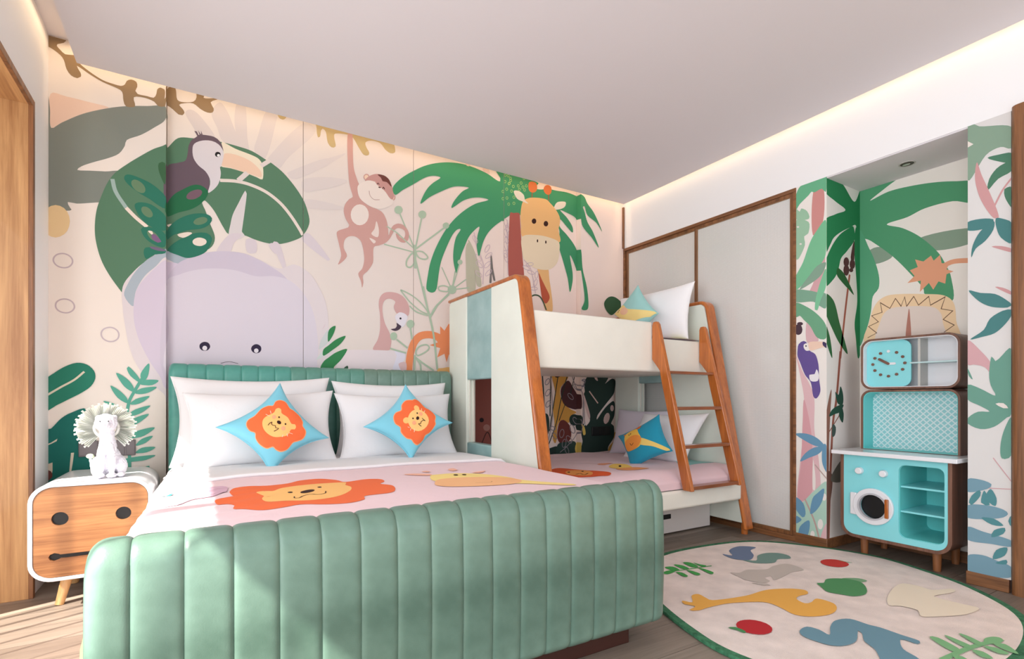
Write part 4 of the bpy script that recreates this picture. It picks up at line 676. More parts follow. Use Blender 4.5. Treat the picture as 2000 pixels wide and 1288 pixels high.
('RUG','woven_grey_rabbit',[('S',(198,188,180),0,[2440,1791,2477,1761,2560,1770,2653,1722,2751,1736,2847,1712,2824,1611,2738,1624,2638,1608,2533,1599,2578,1644,2521,1642,2501,1601,2463,1599,2433,1624,2406,1675,2420,1720]),
('S',(198,188,180),0,[2393,1631,2445,1610,2445,1563,2411,1587])]),
('RUG','woven_apple',[('P',(200,62,56),0,[3128,1530,3104,1523,3079,1522,3054,1527,3033,1537,3017,1552,3008,1571,3006,1591,3012,1611,3025,1629,3045,1643,3069,1651,3095,1653,3120,1648,3142,1637,3159,1621,3168,1601,3169,1581,3162,1561,3148,1543]),
('L',(70,150,80),6,[3161,1598,3163,1575,3179,1539])]),
('RUG','woven_pear',[('S',(126,168,130),0,[2855,1431,2931,1389,2929,1345,2857,1364]),
('S',(84,146,96),0,[2676,1461,2705,1444,2784,1466,2867,1417,2881,1356,2814,1296,2721,1258,2647,1272,2616,1321,2598,1368,2637,1418])]),
('RUG','woven_giraffe',[('S',(234,176,86),0,[1907,1652,1930,1615,1995,1672,2037,1668,2028,1614,2032,1583,2211,1539,2363,1534,2476,1489,2526,1437,2491,1402,2423,1407,2378,1390,2362,1343,2398,1335,2467,1345,2474,1276,2414,1232,2330,1219,2241,1248,2201,1296,2218,1362,2226,1425,2193,1464,2065,1521,1946,1538,1879,1539,1848,1563,1904,1576,1883,1622])]),
('RUG','woven_apple',[('P',(186,46,52),0,[1976,1255,1955,1246,1933,1244,1911,1248,1892,1258,1877,1273,1868,1291,1865,1311,1869,1331,1880,1349,1897,1364,1919,1374,1942,1377,1965,1373,1986,1363,2001,1347,2010,1327,2012,1306,2006,1286,1994,1268]),
('S',(80,140,90),0,[1840,1360,1870,1349,1873,1304,1853,1295,1851,1325])]),
('RUG','woven_blue_squirrel',[('S',(110,148,164),0,[2063,1194,2126,1200,2140,1159,2128,1113,2208,1151,2288,1172,2357,1149,2363,1081,2374,1041,2372,968,2372,907,2336,899,2335,939,2324,951,2243,908,2205,843,2132,821,2040,875,2112,933,2151,963,2190,1016,2249,1051,2265,1073,2163,1032,2090,1033,2043,1061,2027,1113,2029,1162])]),
('RUG','woven_fern',[('L',(128,182,132),21,[2271,800,2475,784,2661,750]),
('P',(128,182,132),0,[2653,742,2639,740,2623,740,2608,741,2593,745,2581,751,2573,757,2570,764,2571,771,2578,777,2588,781,2602,784,2618,785,2634,783,2649,779,2661,774,2669,767,2673,760,2671,753,2664,747]),
('S',(128,182,132),0,[2446,902,2465,881,2416,795,2377,801,2400,852]),
('S',(128,182,132),0,[2513,879,2513,853,2486,781,2452,783,2477,840]),
('S',(128,182,132),0,[2577,855,2583,831,2550,771,2516,773]),
('S',(128,182,132),0,[2452,774,2468,746,2432,707,2413,735]),
('S',(128,182,132),0,[2523,763,2548,735,2531,690,2499,710]),
('S',(128,182,132),0,[2583,751,2613,724,2554,672,2553,713]),
('S',(128,182,132),0,[2342,795,2356,770,2326,737,2306,765])]),
('RUG','woven_beige_dog',[('S',(238,226,206),0,[2818,1200,3027,1235,3064,1179,3058,1118,3161,1073,3119,1050,2972,1078,2958,1057,2965,969,2970,912,2840,914,2723,959,2647,1004,2709,1043,2699,1101,2664,1135])]),
('RUG','woven_dark_leaf',[('P',(78,72,50),0,[2235,2150,2115,1992,1984,1840,1951,1869])]),
('DV','printed_lion',[('S',(242,118,72),0,[39,2104,56,2142,99,2176,90,2260,107,2346,166,2373,295,2347,367,2409,446,2411,503,2328,524,2255,616,2275,670,2242,664,2162,632,2115,662,2055,646,1965,609,1906,514,1900,491,1833,437,1796,367,1809,282,1854,236,1841,170,1840,110,1881,88,1942,94,1981,53,2035]),
('S',(252,198,124),0,[184,2033,197,2124,178,2189,191,2229,234,2193,277,2245,374,2269,459,2262,520,2239,504,2170,511,2104,486,2023,420,1940,340,1914,249,1947,206,1973]),
('P',(60,40,35),0,[297,2121,295,2114,291,2109,286,2110,282,2115,280,2123,280,2132,282,2139,286,2144,291,2144,295,2139,297,2131]),
('P',(60,40,35),0,[411,2168,409,2162,405,2158,401,2158,398,2162,396,2169,396,2177,398,2184,402,2187,406,2187,410,2183,411,2176]),
('P',(60,40,35),0,[375,2116,372,2106,367,2096,360,2087,351,2080,343,2076,335,2075,328,2077,323,2081,320,2088,320,2097,322,2107,327,2117,334,2125,343,2132,351,2137,360,2138,367,2137,372,2132,375,2125]),
('L',(60,40,35),4,[289,2028,285,1991,297,1981,317,2018,347,2042,368,2015,395,2023,406,2064])]),
('DV','printed_giraffe',[('S',(253,228,146),0,[906,2246,938,2257,1050,2254,1152,2166,1192,2040,1203,1937,1259,1858,1352,1755,1325,1720,1166,1824,1011,1900,862,2074]),
('S',(250,194,142),0,[840,2036,892,2114,985,2115,1101,2069,1187,1994,1187,1901,1109,1841,987,1854,862,1917,825,1971]),
('S',(250,192,168),0,[808,2330,861,2341,923,2288,897,2241]),
('S',(250,192,168),0,[1064,2407,1100,2428,1099,2368,1061,2343]),
('S',(250,192,168),0,[917,2389,948,2405,955,2367,930,2359]),
('S',(250,192,168),0,[1117,2241,1206,2274,1147,2213]),
('P',(80,60,40),0,[1015,2181,1010,2172,1003,2168,998,2168,994,2174,994,2182,996,2192,1002,2200,1008,2205,1014,2204,1018,2199,1018,2190]),
('P',(80,60,40),0,[1054,2173,1049,2166,1043,2162,1037,2162,1034,2167,1033,2175,1036,2183,1041,2191,1047,2195,1053,2194,1056,2189,1056,2182]),
('L',(120,80,50),2,[980,1935,1036,1910,1057,1931])]),
('DV','printed_purple_band',[('S',(214,178,196),0,[-123,2210,-37,2366,12,2415,84,2430,79,2285,39,2212,-34,2179,-103,2085])]),
('DV','printed_teal_leaf',[('S',(70,168,168),0,[-131,2280,-116,2347,-95,2371,-107,2331])]),
('LD','printed_lion',[('S',(228,96,52),0,[1832,2703,1968,2806,2083,2857,2129,2764,2158,2654,2191,2597,2205,2480,2138,2417,2076,2421,1983,2413,1860,2455,1822,2541,1797,2621]),
('P',(240,160,86),0,[2099,2521,2072,2496,2044,2480,2016,2476,1991,2482,1971,2498,1957,2523,1952,2555,1956,2590,1969,2627,1989,2661,2015,2688,2045,2706,2075,2713,2103,2707,2124,2689,2137,2662,2141,2627,2135,2590,2121,2553]),
('P',(60,40,35),0,[2015,2644,2008,2637,2001,2633,1996,2633,1993,2638,1995,2645,1999,2653,2006,2660,2013,2663,2018,2663,2021,2659,2019,2652]),
('P',(60,40,35),0,[2101,2613,2094,2607,2088,2603,2083,2603,2081,2607,2083,2614,2087,2622,2094,2629,2101,2633,2106,2632,2108,2628,2106,2621]),
('L',(60,40,35),7,[1989,2554,2033,2569,2026,2518,2078,2542])]),
('LD','printed_giraffe',[('S',(250,212,110),0,[2431,2749,2540,2799,2581,2729,2520,2611,2437,2604,2397,2668]),
('S',(246,170,110),0,[2366,2607,2472,2640,2568,2608,2581,2518,2445,2482,2358,2519]),
('S',(246,170,130),0,[2400,2837,2543,2890,2561,2851,2436,2798]),
('P',(60,40,35),0,[2506,2704,2494,2694,2484,2688,2477,2687,2476,2693,2480,2702,2489,2714,2500,2725,2511,2731,2518,2732,2519,2726,2515,2716])]),
('CA','printed_lion',[('S',(246,168,120),0,[-589,515,-432,638,-249,630,-130,665,40,721,225,661,312,565,458,636,609,584,722,431,674,206,734,112,774,-111,680,-310,556,-413,510,-611,291,-802,100,-780,-23,-737,-265,-836,-456,-748,-532,-584,-543,-464,-722,-385,-795,-174,-735,38,-620,162,-677,307]),
('S',(242,112,64),0,[-573,502,-433,612,-253,607,-128,642,37,698,212,641,307,543,453,609,594,566,698,424,652,201,710,104,746,-112,662,-296,537,-398,491,-596,287,-768,109,-749,-18,-710,-255,-805,-435,-723,-504,-569,-521,-444,-698,-363,-768,-165,-710,33,-592,161,-649,307]),
('S',(252,196,120),0,[-206,326,-64,380,185,349,280,407,376,386,391,296,323,215,367,17,313,-193,384,-249,350,-337,263,-372,184,-323,-6,-411,-189,-340,-325,-216,-376,-26,-340,149]),
('P',(250,170,130),0,[86,-217,57,-240,23,-248,-7,-237,-23,-211,-23,-177,-5,-144,24,-121,58,-114,87,-124,103,-150,103,-184]),
('P',(250,170,130),0,[129,203,102,182,71,176,44,186,29,208,30,238,45,267,72,287,103,294,129,284,144,261,144,232]),
('P',(52,26,26),0,[198,135,187,126,173,123,162,127,155,137,155,150,162,163,174,172,187,174,198,170,205,160,205,147]),
('P',(52,26,26),0,[188,-124,177,-133,163,-136,151,-132,144,-122,144,-108,151,-95,163,-86,177,-83,188,-87,195,-97,195,-111]),
('P',(52,26,26),0,[87,-33,62,-36,38,-23,24,3,22,35,34,64,55,83,80,86,103,73,118,47,120,15,108,-14]),
('L',(52,26,26),18,[-197,128,-126,151,-55,146,-105,107,-104,54,-67,6,-102,-54,-55,-111,-117,-114,-204,-104]),
('L',(252,215,190),14,[-15,449,18,316]),
('L',(252,215,190),16,[144,460,95,364]),
('L',(252,215,190),15,[67,-379,125,-470]),
('L',(252,215,190),19,[9,-363,-36,-447]),
('L',(252,215,190),19,[-100,-335,-160,-378])]),
('CB','printed_lion',[('S',(246,168,120),0,[-319,521,-134,594,38,512,201,651,420,669,562,546,624,478,770,437,859,286,768,5,836,-199,753,-453,515,-621,427,-746,94,-890,-119,-837,-299,-940,-553,-857,-609,-665,-587,-506,-672,-333,-630,-59,-495,83,-490,294]),
('S',(242,112,64),0,[-300,501,-136,561,36,474,209,622,407,638,542,522,607,450,745,415,826,277,735,7,802,-203,731,-435,496,-600,411,-722,102,-854,-114,-798,-291,-903,-524,-831,-578,-654,-552,-492,-638,-320,-596,-67,-462,75,-459,289]),
('P',(252,196,120),0,[498,99,447,70,393,66,351,90,332,134,341,187,376,234,427,263,480,266,522,243,541,199,533,146]),
('P',(252,196,120),0,[-98,28,-128,9,-162,-2,-196,-2,-227,9,-252,28,-269,55,-275,87,-271,120,-256,152,-233,178,-203,197,-169,208,-135,207,-104,197,-80,178,-63,151,-56,120,-61,87,-75,55]),
('P',(252,202,128),0,[349,-435,242,-510,121,-553,-1,-558,-112,-525,-201,-457,-258,-361,-277,-247,-258,-127,-203,-13,-117,84,-9,156,110,194,228,197,335,164,421,99,477,7,499,-103,484,-221,432,-335]),
('P',(52,26,26),0,[296,6,282,-2,267,-2,256,5,250,17,252,32,261,44,274,52,289,52,301,45,307,33,305,18]),
('P',(52,26,26),0,[39,-26,25,-33,11,-33,-1,-26,-7,-14,-5,1,4,13,18,21,33,21,45,14,51,2,48,-13]),
('P',(52,26,26),0,[151,-155,117,-163,88,-156,71,-137,72,-109,90,-82,119,-61,153,-53,182,-59,199,-79,198,-106,181,-134]),
('L',(52,26,26),22,[243,-210,233,-287,238,-365,208,-296,148,-282,100,-283,49,-316,1,-263,-7,-325,-3,-404]),
('P',(250,170,130),0,[388,-125,354,-143,318,-144,289,-127,275,-96,280,-60,302,-29,335,-11,372,-10,400,-27,414,-57,410,-93]),
('P',(250,170,130),0,[-35,-186,-67,-204,-102,-205,-130,-188,-143,-159,-138,-125,-116,-95,-84,-77,-49,-77,-22,-93,-9,-122,-13,-156]),
('L',(252,215,190),18,[551,41,475,-13]),
('L',(252,215,190),18,[573,-87,471,-112]),
('L',(252,215,190),19,[-282,-200,-360,-241]),
('L',(252,215,190),20,[-225,-300,-321,-377]),
('L',(252,215,190),17,[-320,-84,-307,-154])]),
('CC','printed_giraffe',[('S',(250,218,124),0,[62,92,352,-150,954,-868,848,-994,457,-587,-31,-201]),
('S',(250,200,90),0,[-635,596,-480,766,-204,822,26,756,78,433,126,3,-61,-295,-563,-275,-803,-104,-730,311]),
('S',(244,154,72),0,[-730,273,-400,420,-92,388,114,157,91,-50,-187,-298,-684,-246,-809,-63]),
('S',(232,120,60),0,[-638,785,-524,732,-614,658]),
('S',(232,120,60),0,[-26,787,243,855,146,647]),
('P',(52,26,26),0,[-342,557,-351,544,-364,539,-379,542,-391,554,-397,572,-396,589,-387,603,-374,608,-359,605,-347,592,-341,575]),
('P',(52,26,26),0,[-249,569,-257,555,-271,550,-286,554,-298,566,-304,583,-302,601,-294,614,-280,619,-265,616,-253,604,-247,586]),
('L',(52,26,26),25,[-439,84,-394,-54,-266,8])]),
('CD','printed_giraffe',[('S',(252,228,150),0,[-1023,977,-317,914,-133,651,-65,256,426,-303,1043,-948,838,-1126,392,-854,-542,-257,-1115,552]),
('S',(250,205,170),0,[-521,591,-212,568,-80,299,-148,106,-388,148,-592,402]),
('P',(52,26,26),0,[-636,711,-653,701,-673,702,-690,712,-700,730,-700,751,-690,768,-673,778,-653,778,-636,768,-626,750,-626,729]),
('P',(52,26,26),0,[-522,714,-540,704,-559,705,-577,715,-587,733,-587,754,-577,771,-560,781,-540,781,-523,770,-513,752,-513,732])])]
# ---------------- room shell ----------------
struct('floor_base',B().box(-1.6,4.0,-1.6,3.8,-.08,-.012),plain('subfloor',(60,52,46),.9)).name='floor'
FL=bpy.data.objects['floor']
fm=[wood('floor_oak_%d'%i,a,b,0,.7,.5,0) for i,(a,b) in enumerate((((112,100,90),(142,128,116)),((122,110,99),(152,138,126)),((104,92,83),(134,120,108))))]
pm=[]
for m in fm:
    b=B().box(-.5985,.5985,-.0935,.0935,-.012,0); me=bpy.data.meshes.new('floor_plank'); b.bm.to_mesh(me); b.bm.free(); me.materials.append(m); pm.append(me)
r_=0; y=1.35-.19*15-.095
while y<3.8:
    x=-1.6+(.555-.0 if r_%2 else -.045)+ (r_*37%5)*.11-.6
    while x<4.7:
        if x>-2.1 and x<4.45:
            o=bpy.data.objects.new('floor_plank',pm[random.randrange(3)]); COL.objects.link(o); o.parent=FL
            o.location=Vector((x,y,0))-FL.location
        x+=1.2
    y+=.19; r_+=1
# ceiling
struct('ceiling',B().box(-1.6,4.0,-1.6,3.8,2.89,2.97),CEIL)
struct('trim_1',B().box(-.57,3.315,-1.5,3.545,2.735,2.80),CEIL,label='dropped white ceiling panel with light coves round its edge')
struct('ceiling_niche',B().box(3.392,3.799,1.087,1.789,2.348,2.3565),CEIL).name='trim_2'
# back wall + panels
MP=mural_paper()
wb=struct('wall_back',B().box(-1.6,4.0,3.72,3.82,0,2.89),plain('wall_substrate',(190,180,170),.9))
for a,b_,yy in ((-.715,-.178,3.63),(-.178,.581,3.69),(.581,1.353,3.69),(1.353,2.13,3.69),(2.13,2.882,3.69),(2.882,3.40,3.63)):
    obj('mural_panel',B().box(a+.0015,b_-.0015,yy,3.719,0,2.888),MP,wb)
def mapB(u,v,off,cx): return (u,(3.63 if (u<-.178 or u>2.882) else 3.69)-off,v)
# right wall
wr=struct('wall_right',B().box(3.39,3.9,-1.6,3.72,2.357,2.89),WHITE)
struct('wall_right_lower',B().box(3.80,3.9,.9,1.99,0,2.357),plain('niche_paper',(244,237,229),.75,.25)).name='wall_right_niche'
col=struct('column',B().box(3.39,3.80,1.79,1.985,.065,2.357),plain('column_paper',(240,234,228),.75,.25)); col.name='wall_right_column'
pil=struct('pillar',B().box(3.39,3.80,.919,1.086,.065,2.357),plain('pillar_paper',(220,217,215),.75,.25)); pil.name='wall_right_pillar'
struct('wall_right_front',B().box(3.46,3.56,-1.6,.80,0,2.357),PORTAL)
struct('wall_right_closet',B().box(3.50,3.58,1.985,3.70,0,2.357),plain('closet_dark',(120,112,106),.8))
struct('baseboard_column',B().box(3.383,3.80,1.783,1.99,0,.065),BROWNY,.003)
struct('baseboard_pillar',B().box(3.383,3.80,.925,1.092,0,.065),BROWNY,.003)
struct('baseboard_niche',B().box(3.785,3.80,1.092,1.783,0,.065),BROWNY)
# wooden door post on the far right
t=B().prism(rrect(3.365,3.46,.80,.917,.03,5),'z',0,2.37); struct('trim_3',t,BROWN,label='rounded brown wooden door post')
struct('trim_4',B().box(3.372,3.386,3.612,3.628,2.357,2.74),BROWN)
# sliding doors
fr=B().box(3.385,3.44,1.985,3.63,2.332,2.357).box(3.385,3.44,1.985,2.006,.0,2.332).box(3.385,3.44,3.608,3.63,0,2.332).box(3.383,3.44,1.985,3.63,0,.035)
struct('door_frame',fr,BROWNY,.003).name='trim_5'
gm,gn,gl,gb=_new('frosted_mesh_glass')
gb.inputs['Roughness'].default_value=.22; gb.inputs['Coat Weight'].default_value=.5; gb.inputs['Coat Roughness'].default_value=.12; gb.inputs['Specular IOR Level'].default_value=.7
gt=gn.new('ShaderNodeTexBrick'); gt.offset=0; gt.inputs['Scale'].default_value=1; gt.inputs['Mortar Size'].default_value=.0012; gt.inputs['Brick Width'].default_value=.009; gt.inputs['Row Height'].default_value=.009
gt.inputs['Color1'].default_value=rgb((228,226,223)); gt.inputs['Color2'].default_value=rgb((232,230,227)); gt.inputs['Mortar'].default_value=rgb((214,212,209))
gc=gn.new('ShaderNodeTexCoord'); gs=gn.new('ShaderNodeSeparateXYZ'); gk=gn.new('ShaderNodeCombineXYZ'); gl.new(gc.outputs['Object'],gs.inputs[0]); gl.new(gs.outputs[1],gk.inputs[0]); gl.new(gs.outputs[2],gk.inputs[1]); gl.new(gk.outputs[0],gt.inputs[0]); gl.new(gt.outputs[0],gb.inputs['Base Color'])
for i,(a,b_,x) in enumerate(((2.795,3.608,3.40),(2.006,2.818,3.392))):
    o=[(a,.035),(b_,.035),(b_,2.332),(a,2.332)]; q=[(a+.020,.058),(b_-.020,.058),(b_-.020,2.310),(a+.020,2.310)]
    d=struct('door_%d'%(i+1),B().ringprism(o,q,'x',x,x+.03),BROWN,.003)
    obj('glass_pane',B().box(x+.012,x+.020,a+.019,b_-.019,.057,2.311),gm,d)
    g2=[(a+.020,.058),(b_-.020,.058),(b_-.020,2.310),(a+.020,2.310)]; g3=[(a+.026,.064),(b_-.026,.064),(b_-.026,2.304),(a+.026,2.304)]
    obj('glazing_bead',B().ringprism(g2,g3,'x',x+.004,x+.012),plain('bronze_bead',(150,112,78),.35,metal=.3),d)
# left wall: white strip by the mural, bulkhead, timber-lined window bay
struct('wall_left',B().box(-1.6,-.70,3.31,3.72,0,2.89).box(-1.6,-.70,-1.6,3.31,2.372,2.89),WHITE)
struct('window_jamb',B().box(-1.56,-.692,3.285,3.312,0,2.372),PORTAL,.002).name='trim_6'
struct('window_soffit',B().box(-1.56,-.692,-1.55,3.285,2.35,2.374),PORTALX,.002).name='trim_7'
struct('jamb_edge',B().box(-.706,-.688,3.283,3.315,0,2.378).box(-.706,-.688,-1.55,3.283,2.346,2.378),BROWN,.002).name='trim_8'
struct('wall_left_outer',B().box(-1.62,-1.54,2.82,3.32,0,2.372).box(-1.62,-1.54,-1.6,2.82,0,.05),WHITE)
wf=B()
for yy in (-1.5,-.06,1.38,2.79): wf.box(-1.60,-1.55,yy,yy+.03,.05,2.352)
struct('window_1',wf,BROWN)
# rear wall behind the camera; its wide opening is added for the fill
struct('wall_front',B().box(-1.6,-.3,-1.6,-1.5,0,2.89).box(3.3,4.0,-1.6,-1.5,0,2.89).box(-.3,3.3,-1.6,-1.5,2.5,2.89).box(-.3,3.3,-1.6,-1.5,0,.4),WHITE)
# sheer curtain in the bay
cm=bpy.data.materials.new('sheer_voile'); cm.use_nodes=True; n_=cm.node_tree.nodes; l_=cm.node_tree.links
for x in list(n_): 
    if x.type!='OUTPUT_MATERIAL': n_.remove(x)
ou=[x for x in n_ if x.type=='OUTPUT_MATERIAL'][0]; tr=n_.new('ShaderNodeBsdfTransparent'); tl=n_.new('ShaderNodeBsdfTranslucent'); mx=n_.new('ShaderNodeMixShader'); mx.inputs[0].default_value=.5
tl.inputs[0].default_value=(.25,.25,.25,1); l_.new(tr.outputs[0],mx.inputs[1]); l_.new(tl.outputs[0],mx.inputs[2]); l_.new(mx.outputs[0],ou.inputs[0])
def cur(u,v):
    y=-1.4+u*4.2; return (-1.45+.085*math.sin(2*math.pi*y/.12+1.1*math.sin(y*7))*(.8+.2*math.sin(y*3)),y,.03+2.3*v)
setp(obj('sheer_curtain',B().grid(2000,1,cur),cm,smooth=180),'sheer white curtain hanging in the window bay at the left','curtain')
# ---------------- wall pictures ----------------
SEAMB=(-.178,.581,1.353,2.13,2.882)
NBw=bpy.data.objects['wall_right_niche']
SURF={'B':(wb,mapB,(-.713,3.39,0,2.885),SEAMB),
'CF':(col,lambda u,v,o,c:(3.39-o,u,v),(1.79,1.985,.065,2.357),()),
'CR':(col,lambda u,v,o,c:(u,1.79-o,v),(3.39,3.80,.065,2.357),()),
'NB':(NBw,lambda u,v,o,c:(3.80-o,u,v),(1.0,1.79,.065,2.357),()),
'PF':(pil,lambda u,v,o,c:(3.39-o,u,v),(.919,1.086,.065,2.357),())}
cnt={}
for surf,name,shapes in ART:
    if surf in SURF:
        p,f,cl,se=SURF[surf]; k=cnt.get(surf,0); cnt[surf]=k+1
        art(name,shapes,f,p,cl,se,lay0=k*(1.2 if surf=='B' else 3),dz=.0001)
# ---------------- sockets, downlight ----------------
def socket(x0,x1,z0,z1,y,m,label,n=1):
    t=thing('wall_socket',label,'socket',((x0+x1)/2,y,z0),'wall sockets on the mural wall')
    obj('plate',B().box(x0,x1,y-.012,y-.0002,z0,z1),m,t,bevel=.003)
    w=(x1-x0)/n
    for i in range(n): obj('rocker',B().box(x0+i*w+.004,x0+(i+1)*w-.004,y-.015,y-.012,z0+.006,z1-.006),m,t,bevel=.002)
GREYP=plain('grey_socket',(120,112,114),.5,metal=.2)
socket(-.575,-.489,.635,.721,3.628,GREYP,'grey square wall switch left of the lion lamp')
socket(-.416,-.323,.632,.721,3.628,GREYP,'grey double wall socket right of the lion lamp',2)
socket(3.0,3.22,.62,.70,3.628,plain('dark_socket',(30,30,30),.5),'dark multi socket plate on the wall beneath the upper bunk',3)
t=thing('downlight','small round recessed downlight in the niche ceiling','downlight',(3.59,1.434,2.357))
obj('trim_ring',B().ringprism([(3.59+.042*math.cos(a*math.pi/12),1.434+.042*math.sin(a*math.pi/12)) for a in range(24)],[(3.59+.034*math.cos(a*math.pi/12),1.434+.034*math.sin(a*math.pi/12)) for a in range(24)],'z',2.345,2.348),plain('dl_ring',(196,190,186),.5),t)
obj('lamp_well',B().cyl((3.59,1.434,2.3455),(3.59,1.434,2.3478),.034),plain('well_dark',(60,30,26),.4),t)
obj('reflector',B().ell((3.595,1.44,2.3450),(.012,.02,.002)),plain('well_bright',(225,220,215),.2,metal=.6),t)
# ---------------- big bed ----------------
bed=thing('double_bed','wide child\'s double bed upholstered in green channel-tufted leather','bed',(.68,2.4,0))
def channel(x0,x1,yb,yf,z0,z1,rt,rb,parent,mat,bul=.012,fl=0,end=0,er=.06):
    # upright padded channel: flat back at yb, bulging front at yf, rolled top
    prof=[]   # (y,z) around the front and over the top
    N=8
    prof.append((yb,z0))
    d=yb-yf
    for k in range(N+1):
        a=math.pi+ (math.pi/2)*k/N; prof_y=yf+rb+rb*math.cos(a); prof_z=z0+rb+rb*math.sin(a)
        prof.append((prof_y,prof_z)) if False else None
    for k in range(N+1):
        a=R(270-90*k/N); prof.append((yf+rb+rb*math.cos(a),z0+rb+rb*math.sin(a)))
    for k in range(1,7): prof.append((yf-fl*math.sin(math.pi*k/7),z0+rb+(z1-rt-z0-rb)*k/7))
    for k in range(N+1):
        a=R(180-90*k/N); prof.append((yf+rt+rt*math.cos(a),z1-rt+rt*math.sin(a)))
    for k in range(1,N+1):
        a=R(90-90*k/N); prof.append((yb-rt+rt*math.cos(a) if d>2*rt else yb-(d-rt)+(d-rt)*math.cos(a),z1-rt+rt*math.sin(a)))
    cy=(yb+yf)/2; M=16; b=B(); rows=[]
    for i in range(M+1):
        u=math.sin((-1+2*i/M)*math.pi/2); x=(x0+x1)/2+(x1-x0)/2*u; e=(1-abs(u)**7)*bul
        row=[]
        for j,(y,z) in enumerate(prof):
            # push outwards: front and top
            oy=-1 if y<cy-.001 else (.6 if z>z0+.05 and y>cy else 0)
            tz=max(0,(z-(z1-rt))/rt)
            if end:
                q=(x-x0) if end<0 else (x1-x)
                t_=max(0,1-q/er); dn=er*(1-math.sqrt(max(0,1-t_*t_)))
                z=z-dn*max(0,min(1,(z-(z1-rt-.12))/.12)); y=y+(dn*.7 if y<cy else 0)
            row.append(b.bm.verts.new((x,y+oy*e*(1-tz*.5)-(bul if oy<0 else 0)*0,z+e*tz)))
        rows.append(row)
    for i in range(M):
        for j in range(len(prof)-1): b.bm.faces.new((rows[i][j],rows[i][j+1],rows[i+1][j+1],rows[i+1][j]))
    b.bm.faces.new(rows[0]); b.bm.faces.new(rows[-1][::-1])
    bmesh.ops.recalc_face_normals(b.bm,faces=b.bm.faces[:])
    return obj('channel',b,mat,parent,smooth=50)
hb=obj('headboard',B().prism(rrect(-.155,1.575,.12,1.135,.05),'y',3.56,3.62),GREENL,bed)
N=19
for i in range(N):
    x0=-.163+i*1.745/N; x1=x0+1.745/N; mt=TEALLIT if i<7 else (MIDLIT if i<12 else GREENL)
    channel(x0,x1,3.60,3.50,.12,1.150,.045,.03,hb,mt,.006,0,-1 if i==0 else (1 if i==N-1 else 0),.03)
fb=obj('footboard',B().prism(rrect(-.20,1.54,.10,.60,.05),'y',1.50,1.54),GREENL,bed)
xs=[-.225,-.139]+[ -.139+.1031*k for k in range(1,16)]+[1.50,1.567]
xs=sorted(set(round(x,4) for x in xs if x<=1.567)); 
for x0,x1 in zip(xs,xs[1:]): channel(x0,x1,1.56,1.44,.075,.622,.055,.04,fb,GREENL,.007,.006,-1 if x0<-.2 else (1 if x1>1.56 else 0),.045)
obj('plinth',B().box(.0,1.43,1.50,3.4,0,.10),plain('dark_plinth',(64,34,28),.4),bed,bevel=.003)
obj('side_rail',B().box(-.14,-.08,1.55,3.55,.12,.32),GREENL,bed,bevel=.02); obj('side_rail',B().box(1.50,1.56,1.55,3.55,.12,.32),GREENL,bed,bevel=.02)
mt=thing('mattress','thick mattress hidden beneath the pink duvet','mattress',(.7,2.5,.30))
obj('mattress_core',B().box(-.12,1.54,1.58,3.48,.32,.53),WSHEET,mt,bevel=.04,bseg=4)
# duvet
def nz(x,y,s,k=0): return noise.noise(Vector((x*s,y*s,k)))
def dtop(x,y):
    e=max(0,min(1,(.35-x)/.5))
    fold=math.sin((y-.42*x)*52+2.2*nz(x,y,3))*.0055*e*(1 if y>1.5 else 0)
    return .585+.012*math.sin(math.pi*min(1,max(0,(x+.16)/1.75)))+.004*nz(x,y,4)+fold-.02*max(0,(y-2.9))*1.5
def XL(y): return -.042*max(0,min(1,(2.9-y)/1.3))
def duv(y0,y1,lift,hemz,hemx):
    def f(u,v):
        y=y0+(y1-y0)*v; s=-.62+u*(2.9)   # arc length like parameter
        L=.50; Wd=1.66
        if s<-.09:   # left drop
            t=(-.09-s)/.53; wv=.010*math.sin(y*19+2*nz(0,y,3))*t
            x=-.155+XL(y)-hemx*math.sqrt(t)+wv; z=dtop(-.12,y)-.05-(dtop(-.12,y)-.05-hemz)*t
            return (x-lift,y,z)
        if s<.0:
            t=(s+.09)/.09; a=t*math.pi/2; return (-.155+XL(y)+(.05)*(1-math.cos(a))-lift*(1-t),y,dtop(-.12,y)-.05+.05*math.sin(a)+lift*t)
        if s<1.62:
            x=-.105+XL(y)+s*(1.60-XL(y))/1.62; return (x,y,dtop(x,y)+lift)
        if s<1.71:
            t=(s-1.62)/.09; a=t*math.pi/2; return (1.495+.05*math.sin(a)+lift*t,y,dtop(1.5,y)-.05+.05*math.cos(a)+lift*(1-t))
        t=min(1,(s-1.71)/.57); return (1.545+.015*t+lift,y,dtop(1.5,y)-.05-.38*t)
    return f
dv=thing('duvet','pink duvet with lion and giraffe prints on the big bed','duvet',(.7,2.3,.45))
b=B().grid(150,90,duv(1.572,3.0,0,.09,.055)); obj('cover',b,PINK,dv,smooth=180)
obj('lining_fold',B().prism([(-.185,.50),(-.232,.43),(-.246,.36),(-.250,.22),(-.236,.29),(-.218,.40)],'y',1.566,1.572),fabric('pale_green_lining',(196,214,160)),dv,label='pale green lining showing at the front hem')
obj('bed_skirt',B().grid(120,1,lambda u,v:(-.172+.005*math.sin(u*60),1.57+1.9*u,.03+.50*v)),fabric('grey_white_skirt',(206,202,198)),bed,smooth=180)
obj('bed_skirt',B().grid(12,1,lambda u,v:(-.172+.09*u,1.573+.004*math.sin(u*20),.03+.50*v)),fabric('grey_white_skirt',(206,202,198)),bed,smooth=180)
k=0
for surf,name,shapes in ART:
    if surf=='DV': art(name,shapes,lambda u,v,o,c:(u,v,dtop(u,v)+.0008+o),dv,(-.15,1.49,1.575,2.66),(),step=.02,sub=.045,rough=.9,lay0=k*3); k+=1
